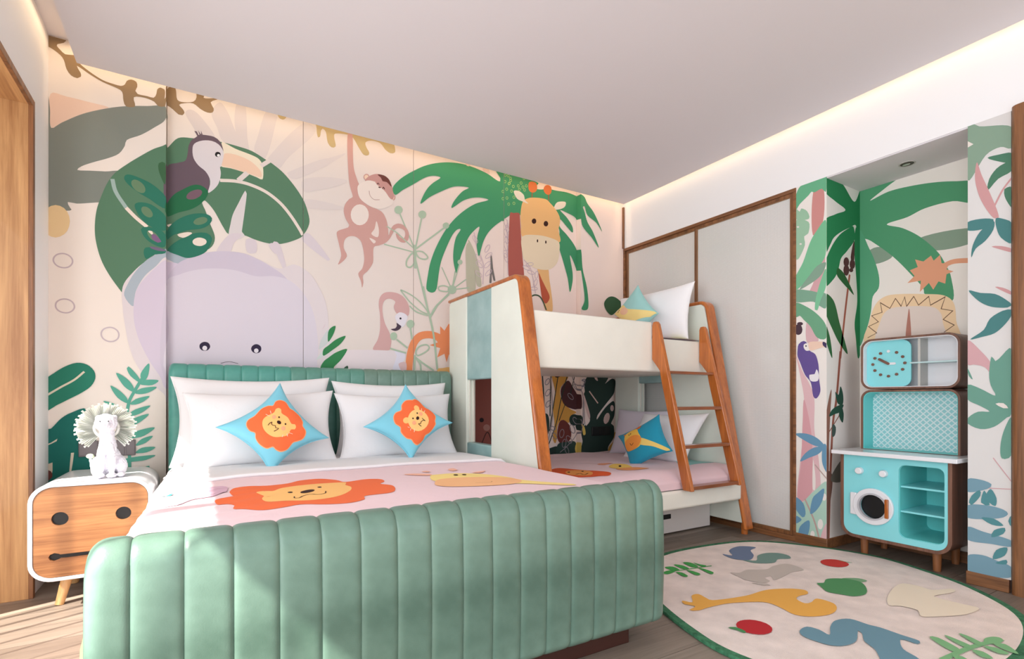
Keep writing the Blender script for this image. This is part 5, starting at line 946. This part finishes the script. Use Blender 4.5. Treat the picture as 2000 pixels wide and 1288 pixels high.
bs=thing('top_sheet','white sheet folded back over the pink duvet','sheet',(.7,2.9,.5))
b=B().grid(150,40,duv(2.655,3.46,.012,.30,.05)); obj('fold',b,WSHEET,bs,smooth=180)
b=B().tube([duv(2.6,2.7,.008,.30,.05)(i/90,.55) for i in range(4,86)],.009,8); obj('hem_roll',b,WSHEET,bs,smooth=180)
# ---------------- pillows ----------------
def pillow_fn(C,th,pinch,n):
    L,T,Rr,Bt=[Vector(c) for c in C]   # L(-1,1) T(1,1) R(1,-1) B(-1,-1)
    def f(u,v,side,off=0):
        uu=u*(1-pinch*(1-v*v)*u*u); vv=v*(1-pinch*(1-u*u)*v*v)
        p=L*((1-uu)*(1+vv)/4)+T*((1+uu)*(1+vv)/4)+Rr*((1+uu)*(1-vv)/4)+Bt*((1-uu)*(1-vv)/4)
        t=th*(max(0,(1-u*u)*(1-v*v))**.42)
        wr=.06*th*noise.noise(p*7)+.05*th*noise.noise(p*17)
        return p+n*((t+wr*(1 if t>.004 else 0))*side+off)
    return f
def pillow(name,C,th,pinch,facing,mat,label,cat,group=None,piping=None,nn=22):
    L,T,Rr,Bt=[Vector(c) for c in C]
    n=(Rr-L).cross(T-Bt).normalized()
    if n.dot(Vector(facing))<0: n=-n
    f=pillow_fn(C,th,pinch,n)
    b=B(); 
    def g(side):
        return lambda a,c:f(-1+2*a,-1+2*c,side)
    ea=lambda t:math.sin((t-.5)*math.pi)*.5+.5
    b.grid(nn,nn,lambda a,c:g(1)(ea(a),ea(c))); b.grid(nn,nn,lambda a,c:g(-1)(ea(1-a),ea(c)))
    bmesh.ops.remove_doubles(b.bm,verts=b.bm.verts[:],dist=.0008)
    bmesh.ops.recalc_face_normals(b.bm,faces=b.bm.faces[:])
    cen=(L+T+Rr+Bt)/4; lo=min(v.co.z for v in b.bm.verts)
    t=thing(name,label,cat,(cen.x,cen.y,lo),group)
    obj('case' if cat=='pillow' else 'cover',b,mat,t,smooth=180)
    if piping:
        pts=[f(-1+2*i/16,-1,0) for i in range(16)]+[f(1,-1+2*i/16,0) for i in range(16)]+[f(1-2*i/16,1,0) for i in range(16)]+[f(-1,1-2*i/16,0) for i in range(17)]
        obj('piping',B().tube(pts,.0028,6,False),piping,t,smooth=180)
    return t,f
PW=plain('pillow_seam',(232,230,230),.8)
def bedp(x0,x1,yb,yt,z0,z1,label,sk=0):
    return pillow('pillow',((x0,yt,z1),(x1,yt,z1+sk),(x1,yb,z0),(x0,yb,z0)),.072,.11,(0,-1,.3),WSHEET,label,'pillow','white bed pillows',PW,26)
bedp(-.15,.70,3.34,3.455,.58,1.075,'back left white pillow leaning on the green headboard',.01)
bedp(.715,1.505,3.34,3.455,.58,1.065,'back right white pillow leaning on the green headboard')
bedp(-.09,.69,3.15,3.30,.575,.985,'front left white pillow behind the first lion cushion',.015)
bedp(.70,1.475,3.17,3.31,.575,.985,'front right white pillow behind the second lion cushion')
SKY_=fabric('sky_blue_satin',(128,202,222),.55,.02,.3); TQ=fabric('turquoise_satin',(40,158,190),.55,.02,.3); TL_=fabric('pale_teal_cotton',(166,218,214),.8)
def deco(key,mat,label,th,pinch,facing,group='animal face cushions',lab=None):
    t,f=pillow('cushion',CORN[key],th,pinch,facing,mat,label,'cushion',group,mat)
    k=0
    for surf,name,shapes in ART:
        if surf==key:
            art(name,shapes,lambda u,v,o,c:f(u,v,1,.0012+o),t,(-.97,.97,-.97,.97),(),step=.06,sub=.12,rough=.7,lay0=k*3); k+=1
    return t
deco('CA',SKY_,'blue lion-face cushion on the left half of the big bed',.06,.22,(0,-1,.2))
deco('CB',SKY_,'blue lion-face cushion on the right half of the big bed',.06,.22,(0,-1,.2))
# ---------------- nightstand ----------------
ns=thing('nightstand','white round-cornered nightstand with a wooden face front','nightstand',(-.43,3.3,0))
X0,X1,Z0,Z1=-.655,-.205,.135,.572
obj('shell',B().ringprism(rrect(X0,X1,Z0,Z1,.085,8),rrect(X0+.016,X1-.016,Z0+.016,Z1-.016,.070,8),'y',3.03,3.56),plain('white_shell',(240,240,246),.25,coat=.3),ns,bevel=.003,smooth=50)
obj('back_board',B().prism(rrect(X0+.016,X1-.016,Z0+.016,Z1-.016,.070,8),'y',3.53,3.545),WHITE,ns)
def holed(outer,holes,y0,y1,mat,name,parent):
    # front panel with recessed cut-outs, built with boolean-free tessellation
    loops=[[Vector((p[0],p[1],0)) for p in outer]]+[[Vector((p[0],p[1],0)) for p in h] for h in holes]
    tr=tessellate_polygon(loops); flat=[p for l in loops for p in l]; b=B()
    A=[b.bm.verts.new((p.x,y0,p.y)) for p in flat]; C=[b.bm.verts.new((p.x,y1,p.y)) for p in flat]
    for t in tr: b.bm.faces.new([A[i] for i in t]); b.bm.faces.new([C[i] for i in t][::-1])
    k=0
    for l in loops:
        n=len(l)
        for i in range(n): b.bm.faces.new((A[k+i],A[k+(i+1)%n],C[k+(i+1)%n],C[k+i]))
        k+=n
    bmesh.ops.recalc_face_normals(b.bm,faces=b.bm.faces[:]); return obj(name,b,mat,parent,smooth=40)
circ=lambda x,z,r,n=28:[(x+r*math.cos(2*math.pi*i/n),z+r*math.sin(2*math.pi*i/n)) for i in range(n)]
slot=[(-.565,.262),(-.58,.256),(-.586,.244),(-.58,.232),(-.565,.226),(-.55,.231),(-.545,.235),(-.30,.235),(-.295,.231),(-.28,.226),(-.265,.232),(-.26,.244),(-.265,.256),(-.28,.262),(-.295,.257),(-.30,.253),(-.545,.253),(-.55,.257)]
NW=wood('nightstand_oak',(120,74,42),(176,124,78),0,.9,.38,.2)
fp=holed(rrect(X0+.018,X1-.018,Z0+.018,Z1-.018,.068,8),[circ(-.546,.413,.030),circ(-.317,.413,.030),slot],3.033,3.05,NW,'drawer_front',ns)
obj('eye_recess',B().cyl((-.546,3.051,.413),(-.546,3.046,.413),.0315,seg=28),BLACK,fp); obj('eye_recess',B().cyl((-.317,3.051,.413),(-.317,3.046,.413),.0315,seg=28),BLACK,fp)
obj('handle_slot',B().box(-.588,-.258,3.047,3.052,.224,.264),BLACK,fp)
for sx in (0,1):
    for sy in (0,1):
        x=X0+.10 if sx==0 else X1-.10; y=3.13 if sy==0 else 3.46
        obj('leg',B().tube([(x+(.02 if sx==0 else -.02),y+(.03 if sy==0 else -.03),Z0+.01),(x+(-.01 if sx==0 else .01),y+(-.005 if sy==0 else .005),0)],[.024,.017],14),wood('pale_oak_leg',(196,148,92),(228,184,128),2,1.),ns)
# ---------------- lion lamp ----------------
lamp=thing('lion_lamp','white seated lion table lamp with a ruffled glass mane','lamp',(-.393,3.17,.572))
PORC=plain('textured_porcelain',(218,217,228),.4,.4,bmp=.9,bscale=120)
lx,ly,lz=-.393,3.17,.572
b=B()
fdir=Vector((.10,-1,0)).normalized()
def E(dx,dy,dz,rx,ry,rz,rot=None): b.ell((lx+dx,ly+dy,lz+dz),(rx,ry,rz),14,10,rot)
E(.004,.02,.075,.052,.058,.072); E(.0,.004,.14,.036,.04,.075); E(-.002,-.004,.205,.031,.034,.05)
E(-.004,-.016,.262,.046,.044,.046); E(-.006,-.052,.25,.028,.026,.021); E(-.034,-.01,.288,.014,.012,.013); E(.026,-.01,.288,.014,.012,.013)
E(-.022,-.036,.085,.017,.02,.08); E(.020,-.036,.085,.017,.02,.08); E(-.024,-.052,.012,.021,.026,.013); E(.022,-.052,.012,.021,.026,.013)
E(.05,.01,.05,.026,.045,.05); E(-.045,.01,.05,.022,.045,.05); E(.056,-.03,.012,.017,.03,.013)
b.tube([(lx-.04,ly+.05,lz+.02),(lx-.07,ly+.05,lz+.05),(lx-.072,ly+.045,lz+.09)],[.009,.006,.006],8)
bmesh.ops.recalc_face_normals(b.bm,faces=b.bm.faces[:])
body=obj('body',b,PORC,lamp,smooth=180)
md=body.modifiers.new('remesh','REMESH'); md.mode='VOXEL'; md.voxel_size=.0035; md.use_smooth_shade=True
md=body.modifiers.new('smooth','SMOOTH'); md.iterations=4
tx=bpy.data.textures.new('fur','CLOUDS'); tx.noise_scale=.010; md=body.modifiers.new('fur','DISPLACE'); md.texture=tx; md.strength=.007; md.mid_level=.5; md.texture_coords='GLOBAL'
obj('tail_tuft',B().ell((lx-.073,ly+.045,lz+.10),(.016,.007,.012)),plain('pale_green_glass',(196,216,176),.3),lamp,smooth=180)
gm2,n2,l2,b2=_new('mane_glass'); b2.inputs['Base Color'].default_value=rgb((246,249,242)); b2.inputs['Roughness'].default_value=.18; b2.inputs['Transmission Weight'].default_value=.25; b2.inputs['IOR'].default_value=1.15
hc=Vector((lx-.006,ly+.012,lz+.238))
mane=obj('mane',B().tube([hc+Vector((.047*math.cos(a*math.pi/12),.0,.047*math.sin(a*math.pi/12))) for a in range(25)],.008,8,False),gm2,lamp,smooth=180)
fm_=None
for i in range(84):
    a=2*math.pi*i/84
    if abs(math.degrees(a)-270)<38: continue
    ca,sa=math.cos(a),math.sin(a); ln=.118+.006*math.sin(i*2.4)
    b=B(); rows=[]
    for j in range(7):
        t=j/6; r=.042+(ln-.042)*t; off=.012*math.sin(t*5+i)*t-.02*t+.012; wdt=.0020+.0022*t; wz=.010+.018*t*(1-t)*2
        c=hc+Vector((ca*r,off,sa*r)); tg=Vector((-sa,0,ca))
        rows.append([b.bm.verts.new(c+tg*wdt+Vector((0,-wz,0))),b.bm.verts.new(c+tg*(-wdt)+Vector((0,-wz*.3,0))),b.bm.verts.new(c+tg*wdt*.4+Vector((0,wz,0)))])
    for p,q in zip(rows,rows[1:]):
        for k in range(3): b.bm.faces.new((p[k],p[(k+1)%3],q[(k+1)%3],q[k]))
    b.bm.faces.new(rows[0]); b.bm.faces.new(rows[-1][::-1]); bmesh.ops.recalc_face_normals(b.bm,faces=b.bm.faces[:])
    obj('mane_frill',b,gm2,mane,smooth=60)
obj('eye',B().ell((lx-.022,ly-.058,lz+.272),(.003,.003,.003),8,6),BLACK,lamp); obj('eye',B().ell((lx+.010,ly-.060,lz+.272),(.003,.003,.003),8,6),BLACK,lamp)
# ---------------- bunk bed ----------------
bk=thing('bunk_bed','cream and mint upholstered bunk bed with orange wood trim and ladder','bunk bed',(2.43,2.9,0))
YT,ZT=2.585,1.69; YB=2.245
def fy(z): return YB+(YT-YB)*z/ZT
YW0,YW1=2.93,3.29
def side(xa,xb):
    top=1.672
    fr=lambda z:fy(z)+.022
    # front board
    obj('side_board',B().prism([(fr(.08),.08),(YW0,.08),(YW0,top),(fr(top)+.03,top),(fr(top-.03)+.006,top-.03)],'x',xa,xb),MINT,bk,bevel=.008,bseg=3)
    obj('side_board',B().prism([(YW1,.08),(3.585,.08),(3.585,top-.03),(3.56,top),(YW1,top)],'x',xa,xb),MINT,bk,bevel=.008,bseg=3)
    obj('headrest_band',B().box(xa+.004,xb-.004,YW0,YW1,1.085,top),BLUEL,bk,bevel=.010,bseg=3,label='pale blue leather band above the side opening')
    obj('headrest_band',B().box(xa+.004,xb-.004,YW0,YW1,.08,.648),BLUEL,bk,bevel=.010,bseg=3,label='pale blue leather band below the side opening')
    for x in (xa+.022,xb-.022): obj('jamb_bead',B().box(x-.003,x+.003,YW1-.012,YW1,.65,1.085),CREAML,bk)
    # wood edge over the front and top with a rounded corner
    out=[];inn=[]
    rc=.075
    pts_o=[(3.60,ZT+.004)]; 
    c=Vector((fy(ZT-rc)+rc*1.02,ZT-rc))
    for k in range(9):
        a=R(90+ (90-11.4)*k/8); pts_o.append((c.x+rc*math.cos(a)*1.0,c.y+.004+rc*math.sin(a)))
    pts_o.append((fy(.03),.035))
    pts_i=[(3.60,ZT-.020)]
    for k in range(9):
        a=R(90+(90-11.4)*k/8); pts_i.append((c.x+(rc-.024)*math.cos(a),c.y+(rc-.024)*math.sin(a)))
    pts_i.append((fy(.03)+.026,.035))
    obj('wood_edge',B().prism(pts_o+pts_i[::-1],'x',xa-.006,xb+.006),TEAK,bk,bevel=.014,bseg=4,smooth=30)
    obj('foot',B().cyl(((xa+xb)/2,fy(0)+.05,.08),((xa+xb)/2,fy(0)+.05,0),.022),TEAK,bk); obj('foot',B().cyl(((xa+xb)/2,3.5,.08),((xa+xb)/2,3.5,0),.022),TEAK,bk)
side(1.595,1.668); side(3.245,3.325)
RY=2.545
obj('upper_base',B().box(1.67,3.243,RY+.02,3.58,1.142,1.20),CREAML,bk,bevel=.01)
obj('guard_rail',B().prism([(1.67,1.137),(3.16,1.137),(3.16,1.37),(2.645,1.37),(2.645,1.478),(1.67,1.478)],'y',RY,RY+.07),CREAML,bk,bevel=.014,bseg=4)
obj('lower_base',B().box(1.67,3.243,2.285,3.58,.245,.365),CREAML,bk,bevel=.018,bseg=4)
lad=obj('ladder',B().box(2.665,3.11,2.415,2.50,1.120,1.138),TEAKX,bk,bevel=.003)
f_=lambda z:2.205+.285*(z-.36)/1.10
def stile(x):
    f=f_
    pts=[(f(.37),.366),(f(.37)+.070,.366),(f(1.06)+.070,1.06),(f(1.14)+.066,1.14),(RY-.003,1.22),(RY-.003,1.452),(RY-.012,1.474),(f(1.46)+.014,1.476),(f(1.45)+.002,1.455)]
    obj('stile',B().prism(pts,'x',x-.016,x+.016),TEAK,lad,bevel=.006,bseg=3)
stile(2.648); stile(3.125)
for z in (.888,.640,.384): obj('rung',B().box(2.664,3.109,f_(z)+.004,f_(z)+.068,z-.011,z+.011),TEAKX,lad,bevel=.003)
# mattresses and duvets of the bunk
um=thing('bunk_mattress','mattress on the upper bunk under a patterned cover','mattress',(2.4,3.0,1.2),'bunk mattresses')
obj('mattress_core',B().box(1.69,3.23,2.63,3.56,1.20,1.385),WSHEET,um,bevel=.03,bseg=3)
ud=thing('bunk_duvet','patterned cover edge of the upper bunk','duvet',(2.4,3.0,1.385))
obj('cover',B().grid(60,30,lambda u,v:(1.69+1.54*u,2.625+.93*v,1.392+.004*nz(u*2,v*2,4))),PINK,ud,smooth=180)
obj('printed_leaf_patch',B().grid(8,6,lambda u,v:(3.0+.2*u,2.64+.12*v,1.3965+.004*nz((3.0+.2*u-1.69)/1.54*2,(.015+.12*v)/.93*2,4))),plain('yellow_print',(236,226,130),.9),ud)
def lz_(x,y):
    e=max(0,(2.42-y)/.12); return .482-.075*min(1,e)**2+.005*nz(x,y,5,2)+.003*math.sin(x*9+y*22+3*nz(x,y,2))
lm=thing('bunk_mattress','mattress on the lower bunk beneath the pink duvet','mattress',(2.4,2.9,.37),'bunk mattresses')
obj('mattress_core',B().box(1.68,3.22,2.36,3.56,.366,.455),WSHEET,lm,bevel=.03,bseg=3)
ld=thing('bunk_duvet','pink printed duvet on the lower bunk','duvet',(2.4,2.9,.37))
def lduv(u,v):
    x=1.672+1.562*u
    if v<.12: t=v/.12; return (x,2.305+.004*nz(x,0,9),.370+(lz_(x,2.31)-.370)*t)
    t=(v-.12)/.88; y=2.305+1.265*t; return (x,y,lz_(x,y)+.012*0)
obj('cover',B().grid(90,60,lduv),PINK,ld,smooth=180)
obj('printed_teal_corner',B().grid(14,14,lambda u,v:(2.95+.28*u,2.50+(.10+.3*u)*v,lz_(2.95+.28*u,2.50+(.10+.3*u)*v)+.002)),plain('teal_print',(150,200,196),.9),ld)
k=0
for surf,name,shapes in ART:
    if surf=='LD': art(name,shapes,lambda u,v,o,c:(u,v,lz_(u,v)+.0012+o),ld,(1.68,3.23,2.33,3.5),(),step=.02,sub=.045,rough=.9,lay0=k*3); k+=1
# bunk pillows
pillow('pillow',((3.05,3.30,1.80),(3.16,2.62,1.83),(3.10,2.63,1.40),(2.97,3.27,1.40)),.075,.09,(-1,-.2,.1),BRIGHT,'large white pillow standing up on the upper bunk','pillow','bunk bed pillows',PW)
pillow('pillow',((3.10,3.08,.83),(3.17,2.50,.845),(3.05,2.62,.47),(2.94,3.16,.47)),.07,.09,(-1,-.2,.1),BRIGHT,'white pillow behind the giraffe cushion on the lower bunk','pillow','bunk bed pillows',PW)
pillow('pillow',((3.17,3.45,.86),(3.21,2.85,.86),(3.12,2.85,.48),(3.06,3.45,.48)),.06,.09,(-1,-.2,.1),fabric('lilac_cotton',(226,218,230)),'lilac-white pillow at the back corner of the lower bunk','pillow','bunk bed pillows',PW)
deco('CC',TQ,'turquoise giraffe cushion on the lower bunk',.06,.14,(-1,-.4,.1))
deco('CD',TL_,'pale teal giraffe cushion on the upper bunk',.06,.16,(-1,-.4,.1))
# storage box
bx=thing('storage_box','white storage drawer box under the lower bunk','storage box',(2.5,2.9,0))
obj('carcass',B().box(1.72,3.24,2.565,3.4,.012,.235),plain('box_white',(222,214,210),.4),bx,bevel=.003)
obj('front_panel',B().box(1.72,3.24,2.548,2.565,.012,.235),plain('box_front',(226,218,214),.3),bx,bevel=.003)
obj('pull',B().box(2.735,2.82,2.542,2.549,.112,.145),BLACK,bx,bevel=.002)
# ---------------- rug ----------------
rp=catmull([(3.455,1.52),(3.375,1.80),(3.16,2.10),(2.83,2.21),(2.36,2.22),(2.02,2.06),(1.80,1.74),(1.67,1.36),(1.665,1.16),(1.74,.94),(1.98,.76),(2.36,.66),(2.75,.68),(3.06,.79),(3.29,1.03),(3.40,1.27)],True,.04)
cxr=sum(p[0] for p in rp)/len(rp); cyr=sum(p[1] for p in rp)/len(rp)
def shr(d): 
    o=[]
    for x,y in rp:
        v=Vector((x-cxr,y-cyr)); L=v.length; v*=(L-d)/L; o.append((cxr+v.x,cyr+v.y))
    return o
rug=thing('rug','oval cream play rug with green border and animal motifs','rug',(cxr,cyr,0))
def carpet(name,c,var=.06):
    m=plain(name,c,.95,.1,var,30); return m
obj('field',B().prism(shr(.03),'z',.001,.0145),plain('rug_cream',(242,228,221),.95,.1,.05,9,.8,350),rug,bevel=.002)
obj('border',B().ringprism(rp,shr(.034),'z',.001,.015),plain('rug_green',(72,126,94),.95,.1,.2,40,.8,300),rug,bevel=.002)
k=0
for surf,name,shapes in ART:
    if surf=='RUG': art(name,shapes,lambda u,v,o,c:(u,v,.0155+o),rug,None,(),step=.02,rough=.95,lay0=k*1); k+=1
# ---------------- play kitchen ----------------
kt=thing('play_kitchen','aqua toy kitchen with walnut edges standing in the niche','play kitchen',(3.6,1.43,0))
KY0,KY1,KZ0,KZ1=1.155,1.712,.112,.613
cabp=obj('cabinet',B().ringprism(rrect(KY0,KY1,KZ0,KZ1,.075,8,(0,0,1,1)),rrect(KY0+.018,KY1-.018,KZ0+.018,KZ1-.002,.060,8,(0,0,1,1)),'x',3.40,3.78),WALNUT,kt,bevel=.002,smooth=50)
def holedx(outer,holes,x0,x1,mat,name,parent):
    loops=[[Vector((p[0],p[1],0)) for p in outer]]+[[Vector((p[0],p[1],0)) for p in h] for h in holes]
    tr=tessellate_polygon(loops); flat=[p for l in loops for p in l]; b=B()
    A=[b.bm.verts.new((x0,p.x,p.y)) for p in flat]; C=[b.bm.verts.new((x1,p.x,p.y)) for p in flat]
    for t in tr: b.bm.faces.new([A[i] for i in t]); b.bm.faces.new([C[i] for i in t][::-1])
    k=0
    for l in loops:
        n=len(l)
        for i in range(n): b.bm.faces.new((A[k+i],A[k+(i+1)%n],C[k+(i+1)%n],C[k+i]))
        k+=n
    bmesh.ops.recalc_face_normals(b.bm,faces=b.bm.faces[:]); return obj(name,b,mat,parent,smooth=40)
op=rrect(1.188,1.400,.165,.577,.035,6)
fpn=holedx(rrect(KY0+.0185,KY1-.0185,KZ0+.0185,KZ1-.003,.060,8,(0,0,1,1)),[op,circ(1.527,.316,.073)],3.402,3.412,AQUA,'front_panel',kt)
obj('shelf_liner',B().ringprism(rrect(1.184,1.404,.161,.581,.035,6),rrect(1.190,1.398,.167,.575,.033,6),'x',3.412,3.76),AQUAD,kt,smooth=50)
obj('shelf_back',B().box(3.755,3.765,1.186,1.402,.163,.579),AQUAD,kt)
obj('shelf',B().box(3.42,3.755,1.191,1.397,.447,.457),AQUA,kt); obj('shelf',B().box(3.42,3.755,1.191,1.397,.306,.316),AQUA,kt)
obj('drum',B().cyl((3.412,1.527,.316),(3.55,1.527,.316),.078,seg=32),BLACK,kt)
dr=obj('washer_door',B().ringprism(circ(1.527,.316,.107,36),circ(1.527,.316,.075,36),'x',3.382,3.402),GLOSSW,kt,bevel=.004,smooth=50)
obj('hinge_plate',B().box(3.386,3.402,1.615,1.652,.252,.385),GLOSSW,dr,bevel=.006)
obj('door_ring',B().ringprism(circ(1.527,.316,.080,36),circ(1.527,.316,.070,36),'x',3.378,3.400),plain('grey_ring',(190,190,195),.3),dr,smooth=50)
obj('door_handle',B().box(3.366,3.382,1.440,1.458,.262,.372),TEAK,dr,bevel=.004)
for y,z in ((1.60,.520),(1.4716,.517)): obj('knob',B().cyl((3.402,y,z),(3.372,y,z),.021,.019,24),GLOSSW,kt,bevel=.004)
obj('worktop',B().box(3.335,3.79,1.112,1.735,.615,.638),GLOSSW,kt,bevel=.003)
for x in (3.485,3.73):
    for y in (1.615,1.25): obj('leg',B().cyl((x,y,.114),(x,y,0),.022,.018,16),wood('kitchen_leg',(122,72,42),(168,108,66),2),kt)
# hutch
HY0,HY1=1.172,1.672
h1=obj('lower_hutch',B().ringprism(rrect(HY0,HY1,.639,1.006,.055,8,(1,1,0,0)),rrect(HY0+.012,HY1-.012,.641,.994,.045,8,(1,1,0,0)),'x',3.56,3.78),WALNUT,kt,bevel=.002,smooth=50)
bm_,bn,bl,bb=_new('lattice_print'); bb.inputs['Roughness'].default_value=.4
tc=bn.new('ShaderNodeTexCoord'); sp=bn.new('ShaderNodeSeparateXYZ'); bl.new(tc.outputs['Object'],sp.inputs[0])
def mnode(op,a,b=None,v=None):
    q=bn.new('ShaderNodeMath'); q.operation=op
    for i,x in enumerate((a,b)):
        if x is None: continue
        if isinstance(x,(int,float)): q.inputs[i].default_value=x
        else: bl.new(x,q.inputs[i])
    return q.outputs[0]
yy,zz=sp.outputs[1],sp.outputs[2]
def lat(sgn):
    s_=mnode('MULTIPLY',mnode('ADD',mnode('MULTIPLY',yy,1/.034),mnode('MULTIPLY',zz,sgn/.034)),1.0); return mnode('ABSOLUTE',mnode('SUBTRACT',mnode('FRACT',s_),.5))
mn=mnode('MINIMUM',lat(1),lat(-1)); msk=mnode('LESS_THAN',mn,.13)
mixc=bn.new('ShaderNodeMix'); mixc.data_type='RGBA'; mixc.inputs[6].default_value=rgb((150,206,210)); mixc.inputs[7].default_value=rgb((216,230,232)); bl.new(msk,mixc.inputs[0]); bl.new(mixc.outputs[2],bb.inputs['Base Color'])
obj('splashback',B().prism(rrect(HY0+.013,HY1-.013,.641,.993,.045,8,(1,1,0,0)),'x',3.68,3.69),bm_,kt)
obj('hutch_lining',B().ringprism(rrect(HY0+.0125,HY1-.0125,.640,.9935,.045,8,(1,1,0,0)),rrect(HY0+.016,HY1-.016,.643,.990,.043,8,(1,1,0,0)),'x',3.565,3.68),AQUAD,kt,smooth=50)
obj('upper_hutch',B().ringprism(rrect(HY0,HY1,1.010,1.322,.060,8),rrect(HY0+.012,HY1-.012,1.022,1.310,.050,8),'x',3.56,3.78),WALNUT,kt,bevel=.002,smooth=50)
obj('hutch_back',B().prism(rrect(HY0+.0125,HY1-.0125,1.0225,1.3095,.050,8),'x',3.70,3.71),GLOSSW,kt)
obj('hutch_lining',B().ringprism(rrect(HY0+.0125,HY1-.0125,1.0225,1.3095,.050,8),rrect(HY0+.016,HY1-.016,1.026,1.306,.047,8),'x',3.563,3.70),GLOSSW,kt,smooth=50)
ck=obj('clock_panel',B().prism(rrect(1.418,HY1-.0165,1.0262,1.3058,.047,8,(0,1,1,0)),'x',3.60,3.612),AQUA,kt)
obj('divider',B().box(3.60,3.70,1.372,1.384,1.026,1.306),plain('grey_divider',(198,196,190),.5),kt); obj('cubby_shelf',B().box(3.585,3.70,1.190,1.418,1.160,1.168),plain('pale_aqua_shelf',(196,224,226),.4),kt)
cy_,cz_=1.534,1.166
for i in range(12):
    a=2*math.pi*i/12; y=cy_-.086*math.sin(a)*1.0; z=cz_+.076*math.cos(a)
    obj('hour_dot',B().cyl((3.600,y,z),(3.594,y,z),.0085,seg=14),GLOSSW if i==0 else WALNUT,ck)
def hand(a,l,wd,m,x):
    d=Vector((-math.sin(a),math.cos(a))); n_v=Vector((d.y,-d.x)); p=[]
    for s in range(9): 
        t=R(-90+22.5*s); p.append((cy_+d.x*l+d.x*wd*math.cos(t)+n_v.x*wd*math.sin(t),cz_+d.y*l+d.y*wd*math.cos(t)+n_v.y*wd*math.sin(t)))
    for s in range(9):
        t=R(90+22.5*s); p.append((cy_+d.x*wd*math.cos(t)+n_v.x*wd*math.sin(t),cz_+d.y*wd*math.cos(t)+n_v.y*wd*math.sin(t)))
    obj('clock_hand',B().prism(p,'x',x,x+.004),m,ck)
hand(R(90),.032,.007,GLOSSW,3.595); hand(R(-58),.056,.0075,WALNUT,3.590)
